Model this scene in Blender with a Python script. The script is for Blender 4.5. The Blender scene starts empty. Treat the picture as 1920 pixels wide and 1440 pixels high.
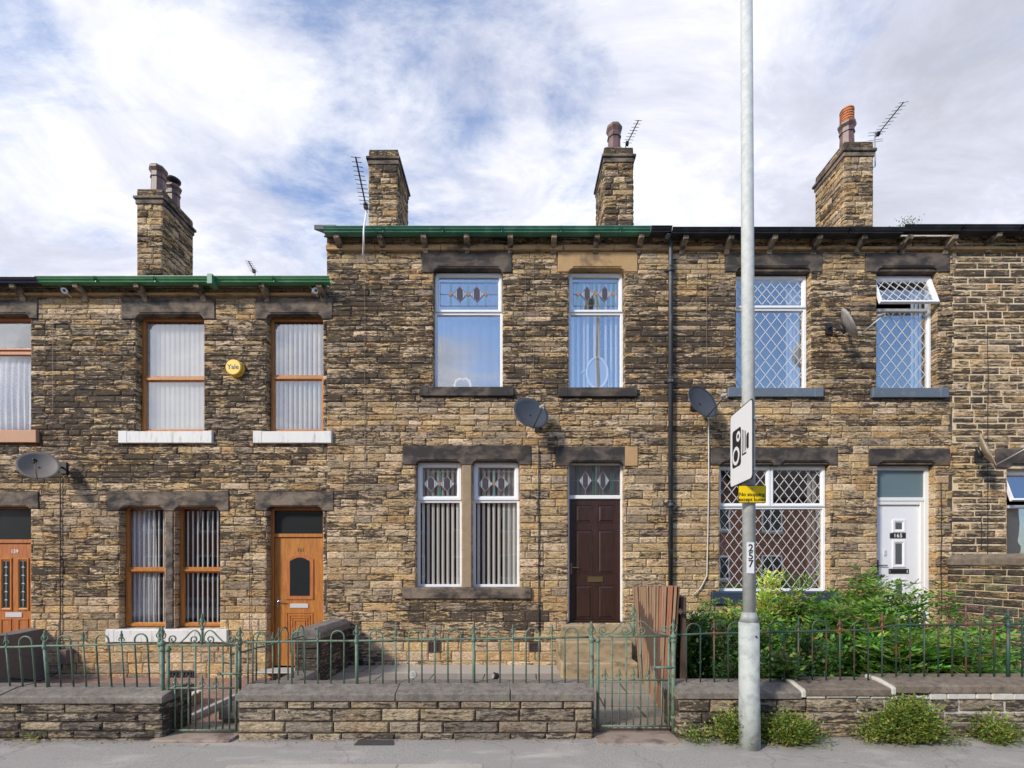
import bpy, bmesh, math, random
import numpy as np
from mathutils import Vector, Matrix, Euler
R = math.radians
random.seed(7)
C = bpy.context.scene.collection
scene = bpy.context.scene

# ---------------------------------------------------------------- camera
F = 900.0                     # focal length in pixels of the 1920 px wide photograph
CAMZ, HY, CX = 1.6, 1060.0, 960.0
DF = F / 117.0                # camera to facade plane (y = 0)
cd = bpy.data.cameras.new('camera')
cam = bpy.data.objects.new('camera', cd); C.objects.link(cam)
cam.location = (0, -DF, CAMZ); cam.rotation_euler = (R(90), 0, 0)
cd.sensor_width = 36; cd.lens = F / 1920 * 36
cd.shift_y = (HY - 720) / 1920
cd.clip_start = 0.05; cd.clip_end = 3000
scene.camera = cam

# ---------------------------------------------------------------- sun + sky
SUN = Vector((-0.62, -0.55, 0.50)).normalized()
sd = bpy.data.lights.new('sun', 'SUN'); sun = bpy.data.objects.new('sun', sd); C.objects.link(sun)
sd.energy = 2.5; sd.angle = R(8); sd.color = (1.0, 0.93, 0.82)
sun.rotation_euler = SUN.to_track_quat('Z', 'Y').to_euler()
scene.view_settings.view_transform = 'Standard'
scene.view_settings.look = 'None'
scene.view_settings.exposure = 0.70
scene.view_settings.gamma = 1.0

world = bpy.data.worlds.new('World'); scene.world = world
world.use_nodes = True
wn = world.node_tree; wn.nodes.clear()
def N(nt, t, **kw):
    n = nt.nodes.new(t)
    for k, v in kw.items():
        if k == 'inp':
            for a, b in v.items(): n.inputs[a].default_value = b
        else: setattr(n, k, v)
    return n
def L(nt, a, b): nt.links.new(a, b)
def M(nt, op, a, b=None, c=None, clamp=False):
    n = nt.nodes.new('ShaderNodeMath'); n.operation = op; n.use_clamp = clamp
    for i, v in enumerate((a, b, c)):
        if v is None: continue
        if isinstance(v, (int, float)): n.inputs[i].default_value = v
        else: nt.links.new(v, n.inputs[i])
    return n.outputs[0]
def mixc(nt, f, a, b, blend='MIX'):
    n = nt.nodes.new('ShaderNodeMix'); n.data_type = 'RGBA'; n.blend_type = blend
    for sock, v in ((n.inputs[0], f), (n.inputs[6], a), (n.inputs[7], b)):
        if isinstance(v, (int, float)): sock.default_value = v
        elif isinstance(v, (tuple, list)): sock.default_value = (*v[:3], 1)
        else: nt.links.new(v, sock)
    return n.outputs[2]
def ramp(nt, f, stops, interp='LINEAR'):
    n = nt.nodes.new('ShaderNodeValToRGB'); n.color_ramp.interpolation = interp
    cr = n.color_ramp
    while len(cr.elements) < len(stops): cr.elements.new(0.5)
    for e, (p, c) in zip(cr.elements, stops):
        e.position = p; e.color = (*c, 1) if not isinstance(c, (int, float)) else (c, c, c, 1)
    nt.links.new(f, n.inputs[0]); return n.outputs[0]
def noise(nt, vec, scale, detail=4, rough=0.55, dist=0.0):
    n = nt.nodes.new('ShaderNodeTexNoise')
    n.inputs['Scale'].default_value = scale; n.inputs['Detail'].default_value = detail
    n.inputs['Roughness'].default_value = rough; n.inputs['Distortion'].default_value = dist
    if vec is not None: nt.links.new(vec, n.inputs['Vector'])
    return n.outputs['Fac']
def mapping(nt, vec, scale=(1, 1, 1), rot=(0, 0, 0), loc=(0, 0, 0)):
    n = nt.nodes.new('ShaderNodeMapping')
    n.inputs['Scale'].default_value = scale; n.inputs['Rotation'].default_value = rot; n.inputs['Location'].default_value = loc
    nt.links.new(vec, n.inputs['Vector']); return n.outputs[0]

tc = N(wn, 'ShaderNodeTexCoord')
gen = tc.outputs['Generated']
sky = N(wn, 'ShaderNodeTexSky', sky_type='NISHITA', sun_disc=False)
sky.sun_elevation = math.asin(SUN.z); sky.sun_rotation = math.atan2(SUN.x, SUN.y)
sky.air_density = 1.0; sky.dust_density = 0.6; sky.ozone_density = 2.5
sep = N(wn, 'ShaderNodeSeparateXYZ'); L(wn, gen, sep.inputs[0])
zz = M(wn, 'ADD', M(wn, 'MAXIMUM', sep.outputs[2], 0.0), 0.22)
cmb = N(wn, 'ShaderNodeCombineXYZ')
L(wn, M(wn, 'DIVIDE', sep.outputs[0], zz), cmb.inputs[0]); L(wn, M(wn, 'DIVIDE', sep.outputs[1], zz), cmb.inputs[1])
flat = cmb.outputs[0]
big = noise(wn, mapping(wn, flat, (1.0, 0.75, 1), (0, 0, R(38)), (3.1, 1.7, 0)), 1.7, 8, 0.62, 0.5)
streak = noise(wn, mapping(wn, flat, (1.0, 2.6, 1), (0, 0, R(118)), (1.2, 4.4, 0)), 1.6, 9, 0.66, 0.6)
wisp = noise(wn, mapping(wn, flat, (1, 1.8, 1), (0, 0, R(112)), (7.2, 2.4, 0)), 5.5, 8, 0.66, 0.4)
dens = M(wn, 'ADD', M(wn, 'ADD', M(wn, 'MULTIPLY', big, 0.55), M(wn, 'MULTIPLY', streak, 0.55)), M(wn, 'MULTIPLY', wisp, 0.22))
dens = M(wn, 'SUBTRACT', dens, 0.10)
def blob(px, py, rad, amt, base, back=False):
    d = Vector((px - CX, F, HY - py)).normalized()
    if back: d = Vector((d.x, -d.y, d.z))
    v = N(wn, 'ShaderNodeVectorMath', operation='DOT_PRODUCT'); L(wn, gen, v.inputs[0]); v.inputs[1].default_value = d
    mr = N(wn, 'ShaderNodeMapRange', interpolation_type='SMOOTHSTEP')
    L(wn, v.outputs['Value'], mr.inputs[0])
    mr.inputs[1].default_value = math.cos(R(rad)); mr.inputs[2].default_value = 1.0
    mr.inputs[3].default_value = 0.0; mr.inputs[4].default_value = amt
    return M(wn, 'ADD', base, mr.outputs[0])
BLOBS = [(870, 60, 12, -0.11, 0), (1120, 220, 6, -0.09, 0), (640, 250, 5, -0.07, 0), (540, 20, 6, -0.05, 0), (30, 90, 5, -0.10, 0), (110, 370, 5, -0.09, 0),
         (1700, 330, 26, 0.14, 0), (250, 160, 12, 0.07, 0), (480, 110, 6, 0.07, 0), (180, 450, 9, 0.10, 0), (1250, 200, 7, 0.07, 0), (1560, 60, 5, -0.11, 0),
         (960, 500, 55, -0.40, 1), (1700, 560, 40, -0.25, 1), (860, 790, 13, 0.34, 1), (380, 620, 25, 0.40, 1), (1450, 800, 11, 0.36, 1)]
for b in BLOBS: dens = blob(*b[:4], dens, bool(b[4]))
mask = ramp(wn, dens, [(0.36, 0.04), (0.44, 0.26), (0.50, 0.62), (0.56, 0.90), (0.66, 1.0)])
shade = noise(wn, mapping(wn, flat, (1, 1.8, 1), (0, 0, R(115)), (9.2, 5.4, 0)), 2.6, 8, 0.64, 0.5)
# grey undersides of the thick bank on the right
grey = 0.0
gn = blob(1850, 380, 26, 0.16, M(wn, 'MULTIPLY', shade, 1.0))
ccol = ramp(wn, gn, [(0.34, (0.98, 0.98, 0.99)), (0.47, (0.82, 0.83, 0.90)), (0.60, (0.64, 0.66, 0.77)), (0.82, (0.50, 0.51, 0.58))])
bg1 = N(wn, 'ShaderNodeBackground', inp={'Strength': 0.15})
L(wn, mixc(wn, 1.0, sky.outputs[0], (0.92, 1.0, 1.12), 'MULTIPLY'), bg1.inputs[0])
bg2 = N(wn, 'ShaderNodeBackground', inp={'Strength': 0.745}); L(wn, ccol, bg2.inputs[0])
mx = N(wn, 'ShaderNodeMixShader'); L(wn, mask, mx.inputs[0]); L(wn, bg1.outputs[0], mx.inputs[1]); L(wn, bg2.outputs[0], mx.inputs[2])
wo = N(wn, 'ShaderNodeOutputWorld'); L(wn, mx.outputs[0], wo.inputs[0])

# ---------------------------------------------------------------- pixel -> metre helpers (used to lay things out on real planes)
def S(Y): return F / (Y + DF)
def X(px, Y=0.0): return (px - CX) / S(Y)
def Z(py, Y=0.0): return CAMZ + (HY - py) / S(Y)

# ---------------------------------------------------------------- object helpers
def tag(o, label=None, cat=None, group=None, kind=None):
    if label: o['label'] = label
    if cat: o['category'] = cat
    if group: o['group'] = group
    if kind: o['kind'] = kind
    return o
def empty(name, loc=(0, 0, 0), label=None, cat=None, group=None):
    o = bpy.data.objects.new(name, None); C.objects.link(o); o.location = loc; o.empty_display_size = 0.2
    return tag(o, label, cat, group)
def link(name, me, parent=None):
    o = bpy.data.objects.new(name, me); C.objects.link(o)
    if parent is not None:
        o.parent = parent
        off = Vector((0, 0, 0)); p = parent
        while p is not None: off += p.location; p = p.parent
        o.location = -off          # meshes are written in world coordinates
    return o

class MB:
    def __init__(s): s.v = []; s.f = []; s.m = []; s.sm = []
    def add(s, vs, fs, m=0, smooth=False):
        o = len(s.v); s.v += [tuple(v) for v in vs]
        for f in fs: s.f.append([i + o for i in f]); s.m.append(m); s.sm.append(smooth)
        return s
    def box(s, x0, x1, y0, y1, z0, z1, m=0):
        if x0 > x1: x0, x1 = x1, x0
        if y0 > y1: y0, y1 = y1, y0
        if z0 > z1: z0, z1 = z1, z0
        vs = [(x, y, z) for z in (z0, z1) for y in (y0, y1) for x in (x0, x1)]
        return s.add(vs, [(0, 2, 3, 1), (4, 5, 7, 6), (0, 1, 5, 4), (2, 6, 7, 3), (0, 4, 6, 2), (1, 3, 7, 5)], m)
    def ring(s, x0, x1, z0, z1, w, y0, y1, m=0, wb=None, wt=None):
        wb = w if wb is None else wb; wt = w if wt is None else wt
        s.box(x0, x0 + w, y0, y1, z0, z1, m); s.box(x1 - w, x1, y0, y1, z0, z1, m)
        s.box(x0 + w, x1 - w, y0, y1, z0, z0 + wb, m); s.box(x0 + w, x1 - w, y0, y1, z1 - wt, z1, m)
        return s
    def bevring(s, x0, x1, z0, z1, w, yf, yb, m=0):
        """mitred frame whose inner edge slopes back from yf to yb"""
        P = []
        for (a, y) in ((0, yb), (0.004, yf), (w * .55, yf), (w * .8, yf + (yb - yf) * .45), (w, yb)):
            P.append([(x0 + a, y, z0 + a), (x1 - a, y, z0 + a), (x1 - a, y, z1 - a), (x0 + a, y, z1 - a)])
        vs = [p for r_ in P for p in r_]; fs = []
        for k in range(4):
            for i in range(4):
                j = (i + 1) % 4
                fs.append((k * 4 + i, k * 4 + j, (k + 1) * 4 + j, (k + 1) * 4 + i))
        return s.add(vs, fs, m)
    def prism(s, pts, y0, y1, m=0):
        """polygon in XZ extruded along Y"""
        n = len(pts)
        vs = [(x, y0, z) for x, z in pts] + [(x, y1, z) for x, z in pts]
        fs = [tuple(range(n)), tuple(range(2 * n - 1, n - 1, -1))] + [(i, i + n, (i + 1) % n + n, (i + 1) % n) for i in range(n)]
        return s.add(vs, fs, m)
    def prismx(s, pts, x0, x1, m=0):
        """polygon in YZ extruded along X"""
        n = len(pts)
        vs = [(x0, y, z) for y, z in pts] + [(x1, y, z) for y, z in pts]
        fs = [tuple(range(n)), tuple(range(2 * n - 1, n - 1, -1))] + [(i, i + n, (i + 1) % n + n, (i + 1) % n) for i in range(n)]
        return s.add(vs, fs, m)
    def tube(s, path, r, n=8, m=0, cap=True, smooth=True):
        path = [Vector(p) for p in path]
        rs = r if isinstance(r, (list, tuple)) else [r] * len(path)
        vs = []; prev = None
        for i, p in enumerate(path):
            t = (path[min(i + 1, len(path) - 1)] - path[max(i - 1, 0)])
            if t.length < 1e-9: t = Vector((0, 0, 1))
            t.normalize()
            if prev is None:
                a = Vector((0, 0, 1)) if abs(t.z) < .9 else Vector((1, 0, 0))
                u = t.cross(a).normalized()
            else:
                u = (prev - t * prev.dot(t)); u = u.normalized() if u.length > 1e-6 else t.orthogonal().normalized()
            prev = u; w = t.cross(u)
            for k in range(n):
                an = 2 * math.pi * k / n
                vs.append(p + (u * math.cos(an) + w * math.sin(an)) * rs[i])
        fs = []
        for i in range(len(path) - 1):
            for k in range(n):
                fs.append((i * n + k, i * n + (k + 1) % n, (i + 1) * n + (k + 1) % n, (i + 1) * n + k))
        s.add(vs, fs, m, smooth)
        if cap:
            o = len(s.v) - len(vs)
            s.f += [[o + k for k in range(n - 1, -1, -1)], [o + (len(path) - 1) * n + k for k in range(n)]]
            s.m += [m, m]; s.sm += [False, False]
        return s
    def lathe(s, prof, c, n=16, m=0, axis='z', smooth=True, rot0=0.0):
        vs = []
        for r_, h in prof:
            for k in range(n):
                a = 2 * math.pi * k / n + rot0
                p = (r_ * math.cos(a), r_ * math.sin(a), h)
                if axis == 'y': p = (p[0], p[2], p[1])
                if axis == 'x': p = (p[2], p[0], p[1])
                vs.append((c[0] + p[0], c[1] + p[1], c[2] + p[2]))
        fs = [(i * n + k, i * n + (k + 1) % n, (i + 1) * n + (k + 1) % n, (i + 1) * n + k) for i in range(len(prof) - 1) for k in range(n)]
        s.add(vs, fs, m, smooth)
        o = len(s.v) - len(vs)
        s.f += [[o + k for k in range(n - 1, -1, -1)], [o + (len(prof) - 1) * n + k for k in range(n)]]
        s.m += [m, m]; s.sm += [False, False]
        return s
    def build(s, name, mats, parent=None, bevel=0.0, segs=1):
        me = bpy.data.meshes.new(name); me.from_pydata(s.v, [], s.f)
        mats = mats if isinstance(mats, (list, tuple)) else [mats]
        for mt in mats: me.materials.append(mt)
        me.polygons.foreach_set('material_index', s.m)
        me.polygons.foreach_set('use_smooth', s.sm)
        bm = bmesh.new(); bm.from_mesh(me); bmesh.ops.recalc_face_normals(bm, faces=bm.faces); bm.to_mesh(me); bm.free()
        me.update()
        o = link(name, me, parent)
        if bevel:
            b = o.modifiers.new('bevel', 'BEVEL'); b.width = bevel; b.segments = segs; b.limit_method = 'ANGLE'; b.angle_limit = R(40)
        return o
def copy_tree(o, parent=None):
    c = o.copy(); C.objects.link(c)
    if parent is not None: c.parent = parent
    for ch in list(o.children): copy_tree(ch, c)
    return c

def text(name, s, size, loc, mat, parent, rot=(R(90), 0, 0), ext=0.001, align='CENTER', off=0.0, spacing=1.0):
    cu = bpy.data.curves.new(name, 'FONT'); cu.body = s; cu.size = size; cu.extrude = ext; cu.align_x = align; cu.align_y = 'CENTER'; cu.offset = off
    cu.space_character = spacing
    to = bpy.data.objects.new(name, cu); C.objects.link(to)
    dg = bpy.context.evaluated_depsgraph_get(); dg.update()
    me = bpy.data.meshes.new_from_object(to.evaluated_get(dg))
    bpy.data.objects.remove(to)
    me.transform(Matrix.Translation(loc) @ Euler(rot).to_matrix().to_4x4())
    me.materials.clear(); me.materials.append(mat)
    return link(name, me, parent)

# ---------------------------------------------------------------- materials
MATS = {}
def mat(name, col, rough=0.6, metal=0.0, var=0.0, vscale=8.0, bump=0.0, bscale=40.0, col2=None, c2scale=3.0, c2pos=(0.5, 0.62), spec=0.5, stretch=(1, 1, 1), coat=0.0, detail=6):
    m = bpy.data.materials.new(name); m.use_nodes = True; nt = m.node_tree
    b = nt.nodes['Principled BSDF']
    b.inputs['Roughness'].default_value = rough; b.inputs['Metallic'].default_value = metal
    b.inputs['Specular IOR Level'].default_value = spec; b.inputs['Coat Weight'].default_value = coat
    t = N(nt, 'ShaderNodeTexCoord'); v = mapping(nt, t.outputs['Object'], stretch)
    c = col
    if var:
        n = noise(nt, v, vscale, detail, 0.6)
        c = mixc(nt, n, tuple(x * (1 - var) for x in col), tuple(min(1, x * (1 + var)) for x in col))
    if col2 is not None:
        n2 = ramp(nt, noise(nt, v, c2scale, 7, 0.65, 0.3), [(c2pos[0], 0.0), (c2pos[1], 1.0)])
        c = mixc(nt, n2, c, col2)
    if isinstance(c, tuple): b.inputs['Base Color'].default_value = (*c, 1)
    else: L(nt, c, b.inputs['Base Color'])
    if bump:
        bp = N(nt, 'ShaderNodeBump', inp={'Strength': 1.0, 'Distance': bump}); L(nt, noise(nt, v, bscale, 5, 0.65), bp.inputs['Height'])
        L(nt, bp.outputs[0], b.inputs['Normal'])
    MATS[name] = m
    return m

def stone_mat(name, soot=(0.040, 0.032, 0.027), sharp=0.095, bias=0.0, fine=1.0):
    """squared rubble: clean colour and soot level come per stone from the mesh, streaks come from noise"""
    m = bpy.data.materials.new(name); m.use_nodes = True; nt = m.node_tree
    b = nt.nodes['Principled BSDF']; b.inputs['Roughness'].default_value = 0.92; b.inputs['Specular IOR Level'].default_value = 0.2
    at = N(nt, 'ShaderNodeAttribute', attribute_name='stone')
    t = N(nt, 'ShaderNodeTexCoord'); o = t.outputs['Object']
    n1 = noise(nt, mapping(nt, o, (5, 5, 30)), 1.0 * fine, 6, 0.66, 1.0)
    n2 = noise(nt, mapping(nt, o, (1.0, 1.0, 1.6)), 2.2, 5, 0.6)
    n3 = noise(nt, mapping(nt, o, (26, 26, 60)), 1.0, 4, 0.6)
    lev = M(nt, 'ADD', M(nt, 'MULTIPLY', M(nt, 'SUBTRACT', n1, 0.5), 2.1), M(nt, 'ADD', M(nt, 'MULTIPLY', M(nt, 'SUBTRACT', n2, 0.5), 0.55), M(nt, 'MULTIPLY', M(nt, 'SUBTRACT', n3, 0.5), 0.7)))
    lev = M(nt, 'ADD', lev, M(nt, 'ADD', M(nt, 'MULTIPLY', at.outputs['Alpha'], 0.80), bias - 0.50))
    mr = N(nt, 'ShaderNodeMapRange', interpolation_type='SMOOTHSTEP'); L(nt, lev, mr.inputs[0])
    mr.inputs[1].default_value = -sharp; mr.inputs[2].default_value = sharp
    # painted shade: thin dark wavy lines standing in for rock face creases
    cr1 = M(nt, 'ABSOLUTE', M(nt, 'SUBTRACT', noise(nt, mapping(nt, o, (7, 7, 27)), 1.0, 5, 0.6, 1.4), 0.5))
    crease_shade = ramp(nt, cr1, [(0.0, 1.0), (0.022, 0.75), (0.05, 0.0)])
    base = at.outputs['Color']
    g = noise(nt, mapping(nt, o, (1, 1, 1.5)), 46, 5, 0.7)
    base = mixc(nt, 1.0, base, ramp(nt, g, [(0.25, 0.66), (0.75, 1.3)]), 'MULTIPLY')
    pink = ramp(nt, noise(nt, o, 3.3, 4, 0.6), [(0.48, 0.0), (0.7, 0.45)])
    base = mixc(nt, pink, base, mixc(nt, 1.0, base, (1.02, 0.80, 0.62), 'MULTIPLY'))
    c = mixc(nt, M(nt, 'MULTIPLY', mr.outputs[0], 0.90), base, soot)
    c = mixc(nt, M(nt, 'MULTIPLY', crease_shade, 0.6), c, soot)  # crease shade painted in with the soot colour
    L(nt, c, b.inputs['Base Color'])
    bp = N(nt, 'ShaderNodeBump', inp={'Strength': 0.9, 'Distance': 0.009})
    L(nt, M(nt, 'ADD', noise(nt, mapping(nt, o, (18, 18, 60)), 1.0, 6, 0.65, 0.8), M(nt, 'MULTIPLY', g, 0.35)), bp.inputs['Height'])
    L(nt, bp.outputs[0], b.inputs['Normal'])
    return m
STONE = stone_mat('sooty sandstone')
STONE_G = stone_mat('garden wall gritstone', soot=(0.036, 0.03, 0.027), bias=-0.02)
MORTAR_D = mat('dark old mortar', (0.075, 0.058, 0.045), 0.95, var=0.4, vscale=20, bump=0.004, col2=(0.16, 0.12, 0.085), c2scale=4)
MORTAR_L = mat('pale cream pointing', (0.66, 0.54, 0.36), 0.95, var=0.2, vscale=25, bump=0.004, col2=(0.30, 0.23, 0.16), c2scale=5)
MORTAR_W = mat('white lime pointing', (0.52, 0.50, 0.45), 0.95, var=0.2, vscale=20, bump=0.006, bscale=30)
LINTEL = mat('dressed sandstone', (0.20, 0.155, 0.115), 0.9, var=0.35, vscale=9, bump=0.004, bscale=35, col2=(0.04, 0.034, 0.031), c2scale=3.2, c2pos=(0.40, 0.60), stretch=(1, 1, 1.7))
LINTEL_D = mat('soot black sandstone', (0.125, 0.098, 0.078), 0.9, var=0.35, vscale=9, bump=0.004, bscale=35, col2=(0.035, 0.03, 0.029), c2scale=3.0, c2pos=(0.38, 0.56), stretch=(1, 1, 1.7))
LINTEL_O = mat('clean buff sandstone', (0.42, 0.27, 0.13), 0.9, var=0.2, vscale=9, bump=0.003, bscale=35, col2=(0.10, 0.07, 0.05), c2scale=2.4, c2pos=(0.5, 0.68))
BAND = mat('weathered string course stone', (0.46, 0.29, 0.14), 0.9, var=0.4, vscale=6, bump=0.005, bscale=25, col2=(0.07, 0.052, 0.042), c2scale=2.2, c2pos=(0.50, 0.66), stretch=(1, 1, 3))
CORBEL = mat('eaves corbel stone', (0.32, 0.25, 0.17), 0.9, var=0.3, vscale=14, bump=0.004, col2=(0.05, 0.042, 0.036), c2scale=8, c2pos=(0.42, 0.6))
SLATE = mat('roof slate', (0.07, 0.075, 0.085), 0.6, var=0.3, vscale=5, bump=0.004)
WPAINT = mat('white painted sill', (0.70, 0.69, 0.66), 0.6, var=0.08, vscale=14, bump=0.0015, bscale=30, col2=(0.36, 0.33, 0.29), c2scale=16, c2pos=(0.53, 0.70), stretch=(1, 1, .16))
TPAINT = mat('terracotta painted sill', (0.48, 0.27, 0.165), 0.7, var=0.1, vscale=10)
GPAINT = mat('blue grey painted sill', (0.115, 0.14, 0.175), 0.55, var=0.2, vscale=10, col2=(0.2, 0.22, 0.24), c2scale=8, c2pos=(.55, .75))
GPAINT_D = mat('dark blue painted sill', (0.03, 0.045, 0.075), 0.5, var=0.3, vscale=10, col2=(0.09, 0.10, 0.11), c2scale=8, c2pos=(.6, .8))
UPVC = mat('white upvc', (0.80, 0.81, 0.83), 0.32, var=0.03, vscale=5)
WOODW = mat('white painted timber', (0.78, 0.78, 0.77), 0.5, var=0.06, vscale=20, bump=0.0015, bscale=25)
def wood_mat(name, c1, c2, rough=0.45, scale=1.0, rot=(0, 0, 0), coat=0.1):
    m = bpy.data.materials.new(name); m.use_nodes = True; nt = m.node_tree
    b = nt.nodes['Principled BSDF']; b.inputs['Roughness'].default_value = rough; b.inputs['Coat Weight'].default_value = coat
    t = N(nt, 'ShaderNodeTexCoord')
    v = mapping(nt, t.outputs['Object'], (30 * scale, 30 * scale, 2.2 * scale), rot)
    n = noise(nt, v, 1.5, 6, 0.65, 1.2)
    L(nt, ramp(nt, n, [(0.32, c1), (0.68, c2)]), b.inputs['Base Color'])
    bp = N(nt, 'ShaderNodeBump', inp={'Strength': 0.4, 'Distance': 0.002}); L(nt, n, bp.inputs['Height']); L(nt, bp.outputs[0], b.inputs['Normal'])
    return m
OAK = wood_mat('golden oak woodgrain', (0.29, 0.095, 0.015), (0.56, 0.225, 0.04))
OAK_R = wood_mat('reddish oak woodgrain', (0.32, 0.09, 0.022), (0.52, 0.19, 0.055))
BROWN = wood_mat('dark brown stained door', (0.024, 0.010, 0.007), (0.052, 0.023, 0.016), 0.38, 1.0, coat=0.2)
GREEN = mat('green painted gutter', (0.05, 0.19, 0.12), 0.45, var=0.2, vscale=6, col2=(0.15, 0.34, 0.24), c2scale=3, c2pos=(.5, .8))  # lighter green patches put gutter highlights into the paint colour
GREEN_L = mat('bright green painted gutter', (0.07, 0.25, 0.11), 0.45, var=0.2, vscale=6, col2=(0.20, 0.40, 0.26), c2scale=3, c2pos=(.5, .8))  # paler patches here also paint highlights into the green
BLACKG = mat('black gutter', (0.012, 0.014, 0.018), 0.3, var=0.3, vscale=6, col2=(0.05, 0.055, 0.07), c2scale=4, c2pos=(.5, .8))
BLUEG = mat('navy gutter', (0.015, 0.02, 0.05), 0.35, var=0.3, vscale=6)
PIPE = mat('weathered black pipe', (0.035, 0.038, 0.045), 0.5, var=0.4, vscale=7, col2=(0.22, 0.21, 0.20), c2scale=9, c2pos=(.56, .72), stretch=(1, 1, .35))
IRON = mat('pale green painted iron', (0.12, 0.185, 0.13), 0.6, var=0.3, vscale=18, col2=(0.085, 0.06, 0.04), c2scale=13, c2pos=(.52, .66))
IRON_D = mat('dark green rusty iron', (0.025, 0.07, 0.05), 0.55, var=0.3, vscale=18, col2=(0.16, 0.06, 0.035), c2scale=6, c2pos=(.50, .6))
GALV = mat('galvanised steel', (0.50, 0.525, 0.51), 0.7, metal=0.0, var=0.22, vscale=26, col2=(0.40, 0.43, 0.42), c2scale=16, c2pos=(.42, .66), bump=0.0008, bscale=60)
GALV_B = mat('galvanised steel base', (0.40, 0.43, 0.41), 0.65, metal=0.0, var=0.25, vscale=9, col2=(0.27, 0.29, 0.28), c2scale=10, c2pos=(.45, .62), bump=0.0008, bscale=40)
CHROME = mat('chrome', (0.6, 0.6, 0.6), 0.2, metal=1.0)
BRASS = mat('dull brass', (0.35, 0.26, 0.13), 0.35, metal=0.9)
PLATE = mat('aluminium letter plate', (0.68, 0.69, 0.70), 0.35, metal=0.3)
DARK = mat('matt black plastic', (0.018, 0.018, 0.02), 0.5)
DGREY = mat('dark grey dish paint', (0.055, 0.062, 0.075), 0.45, var=0.2, vscale=6)
LGREY = mat('light grey dish paint', (0.36, 0.35, 0.34), 0.5, var=0.2, vscale=10, col2=(0.17, 0.12, 0.09), c2scale=7, c2pos=(.45, .75))
CREAMD = mat('rust stained cream dish', (0.50, 0.42, 0.32), 0.55, var=0.2, vscale=10, col2=(0.20, 0.11, 0.06), c2scale=5, c2pos=(.42, .72))
STEEL = mat('steel tube', (0.45, 0.46, 0.47), 0.4, metal=0.6)
WPLAST = mat('white plastic', (0.8, 0.8, 0.79), 0.4)
YELLOW = mat('yellow plastic', (0.82, 0.56, 0.08), 0.35, var=0.05)
YSIGN = mat('yellow sign face', (0.86, 0.60, 0.0), 0.35)
WSIGN = mat('white sign face', (0.74, 0.75, 0.77), 0.4, var=0.04, vscale=6)
BLACKP = mat('black print', (0.01, 0.01, 0.012), 0.5)
BLUEP = mat('dark blue print', (0.02, 0.03, 0.10), 0.5)
TERRA = mat('dark glazed terracotta pot', (0.16, 0.085, 0.075), 0.45, var=0.3, vscale=8, col2=(0.05, 0.035, 0.035), c2scale=5, c2pos=(.45, .7))
TERRA_O = mat('orange terracotta', (0.50, 0.17, 0.06), 0.7, var=0.3, vscale=10, col2=(0.14, 0.07, 0.05), c2scale=12, c2pos=(.5, .65))
CONC = mat('pale concrete', (0.42, 0.40, 0.37), 0.9, var=0.2, vscale=12, bump=0.003, bscale=70)
RENDER = mat('grey cement render', (0.17, 0.145, 0.125), 0.95, var=0.3, vscale=7, bump=0.01, bscale=50, stretch=(1, 1, 2.5))
STEPST = mat('worn sandstone step', (0.36, 0.27, 0.165), 0.9, var=0.3, vscale=6, bump=0.005, bscale=40, col2=(0.13, 0.12, 0.07), c2scale=2.5, c2pos=(.48, .66), stretch=(1, 1, 2))
BATTEN = wood_mat('weathered cedar board', (0.20, 0.115, 0.07), (0.40, 0.26, 0.17), 0.8, coat=0)
BATTEN_R = wood_mat('red cedar board', (0.24, 0.085, 0.045), (0.38, 0.17, 0.10), 0.8, coat=0)
POSTW = wood_mat('old dark fence timber', (0.055, 0.032, 0.022), (0.12, 0.075, 0.05), 0.85, coat=0)
PALLET = wood_mat('bleached pine', (0.55, 0.47, 0.38), (0.74, 0.66, 0.55), 0.8, rot=(R(90), 0, 0), coat=0)
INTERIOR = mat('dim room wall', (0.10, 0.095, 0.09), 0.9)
BLIND = mat('off white blind fabric', (0.74, 0.73, 0.68), 0.8)
BLINDG = mat('cream blind fabric', (0.68, 0.66, 0.58), 0.8)
def net_mat(name, col, alpha):
    m = bpy.data.materials.new(name); m.use_nodes = True; nt = m.node_tree; b = nt.nodes['Principled BSDF']
    b.inputs['Base Color'].default_value = (*col, 1); b.inputs['Roughness'].default_value = 0.9
    t = N(nt, 'ShaderNodeTexCoord')
    a = ramp(nt, noise(nt, t.outputs['Object'], 60, 4, 0.7), [(0.35, alpha), (0.65, min(1, alpha + .35))])
    L(nt, a, b.inputs['Alpha']); return m
NET = net_mat('white net curtain', (0.82, 0.84, 0.86), 0.55)
def glass_mat(name, refl, tint=(1, 1, 1), rough=0.0, trans=1.0):
    m = bpy.data.materials.new(name); m.use_nodes = True; nt = m.node_tree; nt.nodes.clear()
    g = N(nt, 'ShaderNodeBsdfGlossy', inp={'Roughness': rough, 'Color': (*tint, 1)})
    tr = N(nt, 'ShaderNodeBsdfTransparent', inp={'Color': (trans, trans, trans, 1)})
    lw = N(nt, 'ShaderNodeLayerWeight', inp={'Blend': 0.25})
    t = N(nt, 'ShaderNodeTexCoord')
    bp = N(nt, 'ShaderNodeBump', inp={'Strength': 0.35, 'Distance': 0.004}); L(nt, noise(nt, t.outputs['Object'], 1.6, 2, 0.5), bp.inputs['Height'])
    L(nt, bp.outputs[0], g.inputs['Normal'])
    f = M(nt, 'ADD', M(nt, 'MULTIPLY', lw.outputs['Fresnel'], 0.35 * (1.0 - refl)), refl, clamp=True)
    mx = N(nt, 'ShaderNodeMixShader'); L(nt, f, mx.inputs[0]); L(nt, tr.outputs[0], mx.inputs[1]); L(nt, g.outputs[0], mx.inputs[2])
    o = N(nt, 'ShaderNodeOutputMaterial'); L(nt, mx.outputs[0], o.inputs[0]); return m
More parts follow.
